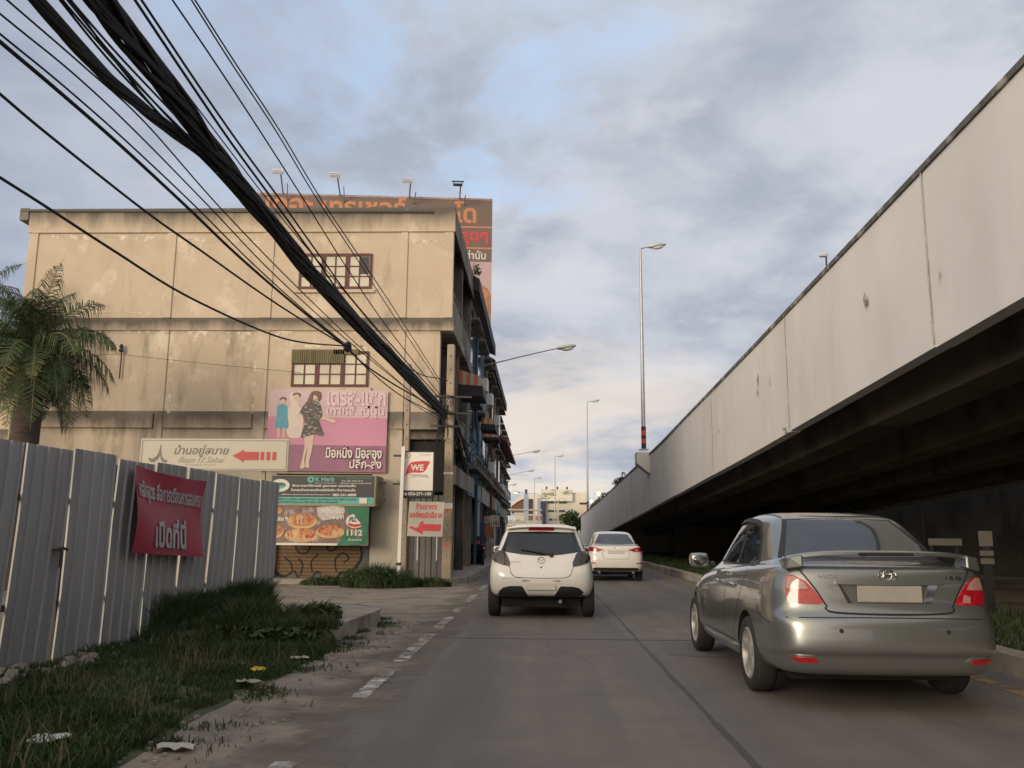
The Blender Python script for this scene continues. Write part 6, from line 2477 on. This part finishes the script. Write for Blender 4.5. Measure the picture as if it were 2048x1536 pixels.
# rounded emblem of three loops
h, n = gs.hit(0, .965, 'rear')
em = MB()
q0 = h + n * .012
ux, uz = Vector((1, 0, 0)), Vector((1, 0, 0)).cross(n) * -1
for (rx_, rz_, cz) in ((.062, .042, 0), (.030, .036, .003), (.048, .018, .018)):
    em.tube([q0 + ux * rx_ * cos(2 * pi * i / 24) + uz * (cz + rz_ * sin(2 * pi * i / 24)) for i in range(25)], .0055, 6, False)
em.build('emblem', m_chrome, gs.t, smooth=True)
for (s_, u0, u1, z0) in (('VIOS', -.50, -.36, .955), ('1.5 G', .43, .54, .950)):
    h, n = gs.hit((u0 + u1) / 2, z0, 'rear')
    uz = Vector((1, 0, 0)).cross(n) * -1
    bd = Board(h + n * .002 - Vector(((u1 - u0) / 2, 0, 0)) - uz * .012, (1, 0, 0), uz, u1 - u0, .026, gs.t)
    bd.text(s_, 0, 0, 1, 1, m_chrome, .02, 'badge')
# boot spoiler: a low wing on two feet
sp = []
for i in range(25):
    t = i / 24
    x = -.70 + 1.4 * t
    e = abs(2 * t - 1)
    sp.append((x, .10 + .10 * e ** 3, 1.125 - .045 * e ** 4, 1.0 - .35 * e ** 6))
vs, fs = [], []
for x, y, z, c in sp:
    vs += [(x, y, z + .012), (x, y + .02, z + .022), (x, y + .15 * c, z + .004), (x, y + .16 * c, z - .008), (x, y + .02, z - .016), (x, y, z - .008)]
for i in range(24):
    for k in range(6):
        k2 = (k + 1) % 6
        fs.append((i * 6 + k, i * 6 + k2, (i + 1) * 6 + k2, (i + 1) * 6 + k))
fs += [(5, 4, 3, 2, 1, 0), tuple(24 * 6 + k for k in range(6))]
spo = MB().add(vs, fs).build('spoiler', m_grey, gs.t, smooth=True, angle=50)
for s in (-1, 1):
    MB().add([(s * .70, .16, 1.10), (s * .60, .13, 1.115), (s * .60, .13, 1.02), (s * .72, .18, 1.0), (s * .70, .36, 1.09), (s * .60, .30, 1.115), (s * .60, .36, 1.03), (s * .71, .42, 1.0)],
             [(0, 1, 2, 3), (7, 6, 5, 4), (0, 4, 5, 1), (1, 5, 6, 2), (2, 6, 7, 3), (3, 7, 4, 0)]).build('spoiler_foot', m_grey, spo, bevel=.012)
MB().box(-.2, .2, .098, .106, 1.108, 1.13).build('brake_light', m_lenssmoke, spo)
MB().box(-.62, .62, .5, 1.3, .17, .34).build('underbody_shade_box', m_under, gs.t)  # black box added under the tail to keep light out
MB().tube([(.40, 1.19, 1.43), (.40, 1.22, 1.44)], .004, 6) if False else None
gs.line([(-.45, 1.24), (-.52, 2.3)], 'top', w=.014, name='roof_seam')
gs.line([(.45, 1.24), (.52, 2.3)], 'top', w=.014, name='roof_seam')

# ------------------------------------------------------------------ white hatchback ahead
m_whitep = car_paint('cream_white_paint', (.74, .72, .67), .0, .28, .03)
h_levels = [
    (.33, .22, .24, .24, 3.66, .64, 0), (.345, .235, .26, .10, 3.80, .78, 0), (.42, .32, .36, .04, 3.87, .832, 0), (.58, .48, .48, .0, 3.90, .848, 0),
    (.72, .64, .60, .02, 3.86, .848, 0), (.80, .74, .68, .06, 3.82, .84, 0), (.92, .87, .76, .10, 3.72, .815, 0), (1.02, .95, .84, .14, 3.5, .765, 0),
    (1.08, 1.0, .96, .18, 3.02, .715, 1), (1.14, 1.06, 1.02, .21, 2.92, .70, 1), (1.34, 1.36, 1.33, .36, 2.2, .605, 1), (1.40, 1.43, 1.40, .40, 2.05, .555, 1), (1.43, 1.465, 1.43, .56, 1.9, .46, 1), (1.445, 1.48, 1.445, .85, 1.7, .25, 1)]
hb_ = Car('hatchback', 'cream white hatchback with smoked tail lamps straight ahead in the lane', 'cars in the traffic queue', (0.0, 14.3, 0), h_levels, m_whitep, (.62, 3.11), .30, .74, 1.02)
for y in (.62, 3.11):
    for x in (-.755, .755):
        hb_.wheel(x, y, .30, .19, 10, .20)
hb_.patch([(-.645, 1.035), (-.60, 1.14), (-.535, 1.335), (0, 1.35), (.535, 1.335), (.60, 1.14), (.645, 1.035), (.3, .985), (0, .965), (-.3, .985)], 'rear', m_glass, 'rear_window', off=.006, depth=.012)
hb_.patch([(-.21, 1.362), (-.20, 1.395), (.20, 1.395), (.21, 1.362)], 'rear', m_lensred, 'brake_light', off=.010, depth=.02, step=.02)
hb_.patch([(-.60, 1.06), (-.50, 1.34), (0, 1.36), (.50, 1.34), (.60, 1.06)], 'front', m_glass, 'windscreen', off=.004, depth=.01)
sv = []
for i in range(21):
    t = i / 20
    x = -.56 + 1.12 * t
    e = abs(2 * t - 1)
    sv += [(x, .30 + .06 * e ** 3, 1.425 - .035 * e ** 3), (x, .32 + .05 * e ** 3, 1.45 - .035 * e ** 3), (x, .62, 1.462 - .03 * e ** 2), (x, .62, 1.43 - .03 * e ** 2), (x, .36, 1.405 - .03 * e ** 3)]
sf = []
for i in range(20):
    for k in range(5):
        k2 = (k + 1) % 5
        sf.append((i * 5 + k, i * 5 + k2, (i + 1) * 5 + k2, (i + 1) * 5 + k))
sf += [(4, 3, 2, 1, 0), tuple(100 + k for k in range(5))]
MB().add(sv, sf).build('roof_spoiler', m_whitep, hb_.t, smooth=True, angle=50)
tlh = [(.50, .80), (.49, .86), (.555, 1.0), (.60, 1.035), (.70, 1.04), (.775, 1.025), (.79, .93), (.74, .865), (.62, .825)]
for sgn in (1, -1):
    f = (lambda P_: P_ if sgn > 0 else mirror_pts(P_))
    lp = hb_.patch(f(tlh), 'rear', m_lenssmoke, 'tail_lamp', off=.012, depth=.03, step=.03)
    hb_.patch(f([(.62, .88), (.60, .95), (.68, 1.0), (.745, .98), (.745, .90)]), 'rear', mat('lens_inner', (.075, .06, .06), rough=.15, var=.3, scale=20), 'inner_lens', lp, off=.015, depth=.01, step=.03)
    hb_.line(f([(.50, .80), (.47, .70), (.41, .645), (.3, .63)]), 'rear', w=.009, name='tailgate_seam')
    hb_.patch(f([(.28, .475), (.31, .505), (.50, .50), (.60, .475), (.66, .42), (.69, .36), (.2, .345)]), 'rear', m_trimb, 'bumper_insert', off=.006, depth=.02)
    h, n = hb_.hit(sgn * .55, .53, 'rear')
hb_.line([(-.3, .63), (0, .627), (.3, .63)], 'rear', w=.009, name='tailgate_seam')
hb_.line([(-.62, .62), (-.3, .628)], 'rear', w=.004, name='bumper_seam')
hb_.patch([(-.73, .34), (-.2, .355), (.2, .355), (.73, .34), (.66, .30), (-.66, .30)], 'rear', m_trimb, 'lower_bumper', off=.004, depth=.02)
hb_.patch([(-.28, .57), (-.24, .44), (.24, .44), (.28, .57)], 'rear', m_whitep, 'plate_recess', off=.004, depth=.01)
h, n = hb_.hit(0, .5, 'rear')
MB().box(-.225, .225, h.y - .022, h.y - .008, .445, .555).build('licence_plate', m_plate, hb_.t, bevel=.006)
hb_.patch([(-.30, .575), (-.30, .60), (-.18, .595), (-.18, .58)], 'rear', mat('recess_shade', (.3, .27, .23), rough=.5), 'recess_edge', off=.006, depth=.01, step=.02)
hb_.patch([(.30, .575), (.30, .60), (.18, .595), (.18, .58)], 'rear', mat('recess_shade', (.3, .27, .23), rough=.5), 'recess_edge', off=.006, depth=.01, step=.02)
h, n = hb_.hit(0, .90, 'rear')
em = MB()
q0 = h + n * .010
uz = Vector((1, 0, 0)).cross(n) * -1
em.tube([q0 + ux * .058 * cos(2 * pi * i / 24) + uz * .046 * sin(2 * pi * i / 24) for i in range(25)], .005, 6, False)
em.tube([q0 + ux * a + uz * b_ for a, b_ in ((-.056, .012), (-.03, .016), (0, -.012), (.03, .016), (.056, .012))], .005, 6)
em.build('emblem', m_chrome, hb_.t, smooth=True)
h, n = hb_.hit(-.40, .865, 'rear')
uz = Vector((1, 0, 0)).cross(n) * -1
Board(h + n * .002 - Vector((.08, 0, 0)), (1, 0, 0), uz, .16, .022, hb_.t).text('mazda2', 0, 0, 1, 1, m_steel, .02, 'badge')
h, n = hb_.hit(0, .79, 'rear')
MB().ellipsoid(h + n * .004, .013, .008, .016).build('key_hole', m_trimb, hb_.t, smooth=True)
wp = MB()
h0, n0 = hb_.hit(.16, .975, 'rear')
h1, n1 = hb_.hit(-.02, 1.01, 'rear')
h2, n2 = hb_.hit(-.32, 1.055, 'rear')
wp.tube([h0 + n0 * .03, h1 + n1 * .03, h2 + n2 * .022], [.020, .014, .010], 8)
wp.ellipsoid(h0 + n0 * .02, .035, .03, .035)
wp.build('wiper', m_trimb, hb_.t, smooth=True)
for ax, s in (('left', -1), ('right', 1)):
    hb_.patch([(.52, 1.06), (.62, 1.26), (1.2, 1.37), (1.9, 1.37), (2.35, 1.25), (2.8, 1.03), (1.6, 1.0)], ax, m_glass, 'side_window', off=.005, depth=.01)
    hb_.line([(1.6, 1.36), (1.6, .9), (1.62, .36)], ax)
    hb_.line([(.75, 1.0), (.95, .7), (1.05, .4)], ax)
    hb_.mirror(s * .745, 2.55, 1.03, s, .135, .11)
MB().tube([(.30, .40, .27), (.30, .12, .265)], .030, 12).build('exhaust_pipe', m_chrome, hb_.t, smooth=True)
MB().box(-.63, .63, .35, .95, .16, .36).build('underbody_shade_box', m_under, hb_.t)  # added black box that darkens the space between the rear wheels
MB().box(-.6, .6, .95, 3.4, .17, .34).build('underbody_shade_pan', m_under, hb_.t)  # added black slab that blocks light below the cabin
MB().tube([(.02, .52, 1.45), (.0, .40, 1.52)], .006, 6) if False else None

# ------------------------------------------------------------------ white sedan farther ahead
m_whites = car_paint('pearl_white_paint', (.70, .67, .62), .0, .25, .03)
lev3 = [
    (.28, .20, .22, .22, 4.05, .66, 0), (.295, .215, .24, .08, 4.2, .80, 0), (.40, .30, .34, .03, 4.28, .838, 0), (.56, .46, .46, .0, 4.32, .846, 0),
    (.72, .62, .58, .01, 4.3, .846, 0), (.84, .74, .66, .05, 4.24, .842, 0), (.94, .85, .72, .05, 4.14, .825, 0), (1.02, .935, .78, .07, 4.02, .78, 0),
    (1.05, .96, .83, .16, 3.90, .735, 0), (1.065, .975, .99, .52, 3.12, .690, 1), (1.11, 1.03, 1.02, .60, 3.04, .675, 1), (1.36, 1.40, 1.36, 1.06, 2.42, .575, 1), (1.42, 1.45, 1.41, 1.22, 2.28, .50, 1), (1.44, 1.47, 1.43, 1.45, 2.1, .28, 1)]
ws = Car('sedan', 'white sedan with slanted red tail lamps ahead beside the flyover wall', 'cars in the traffic queue', (2.22, 26.5, 0), lev3, m_whites, (.9, 3.47), .30, .74, 1.0)
for y in (.9, 3.47):
    for x in (-.75, .75):
        ws.wheel(x, y, .30, .185, 5, .205)
ws.patch([(-.60, 1.09), (-.44, 1.375), (0, 1.39), (.44, 1.375), (.60, 1.09), (0, 1.08)], 'rear', m_glassb, 'rear_window', off=.006, depth=.01)
ws.patch([(-.60, 1.05), (-.47, 1.36), (0, 1.385), (.47, 1.36), (.60, 1.05)], 'front', m_glass, 'windscreen', off=.004, depth=.01)
for ax, s in (('left', -1), ('right', 1)):
    ws.patch([(1.00, 1.01), (1.30, 1.30), (1.85, 1.38), (2.35, 1.34), (2.9, 1.01)], ax, m_glass, 'side_window', off=.005, depth=.01)
    ws.mirror(s * .77, 2.86, 1.0, s, .17, .12)
    ws.line([(1.84, 1.36), (1.84, .98), (1.83, .6), (1.86, .34)], ax)
for sgn in (1, -1):
    f = (lambda P_: P_ if sgn > 0 else mirror_pts(P_))
    lp = ws.patch(f([(.36, .925), (.52, .865), (.80, .87), (.82, .93), (.80, .995), (.62, .985), (.50, .955)]), 'rear', m_lensred, 'tail_lamp', off=.010, depth=.03, step=.03)
    ws.patch(f([(.56, .885), (.66, .885), (.64, .955), (.57, .945)]), 'rear', m_lenspale, 'pale_lens', lp, off=.014, depth=.01, step=.03)
    ws.patch(f([(.60, .54), (.60, .515), (.77, .52), (.77, .55)]), 'rear', m_lensred, 'bumper_reflector', off=.008, depth=.01, step=.03)
    MB().tube([(sgn * .50, .3, .26), (sgn * .50, .04, .26)], .035, 12).build('exhaust_pipe', m_chrome, ws.t, smooth=True)
    ws.line(f([(.36, .92), (.40, .80), (.36, .66)]), 'rear', w=.008, name='boot_seam')
ws.line([(-.36, .66), (0, .65), (.36, .66)], 'rear', w=.008, name='boot_seam')
MB().box(-.62, .62, .5, 1.3, .17, .34).build('underbody_shade_box', m_under, ws.t)  # black box added low down so the underside stays dark
ws.patch([(-.70, .37), (-.6, .40), (.6, .40), (.70, .37), (.66, .31), (-.66, .31)], 'rear', m_trimb, 'lower_bumper', off=.004, depth=.02)
h, n = ws.hit(0, .86, 'rear')
MB().box(-.24, .24, h.y - .02, h.y - .004, .80, .91).build('licence_plate', m_plate, ws.t, bevel=.006)
h, n = ws.hit(0, .965, 'rear')
em = MB()
q0 = h + n * .010
uz = Vector((1, 0, 0)).cross(n) * -1
em.tube([q0 + ux * .055 * cos(2 * pi * i / 20) + uz * .042 * sin(2 * pi * i / 20) for i in range(21)], .005, 6, False)
em.build('emblem', m_chrome, ws.t, smooth=True)
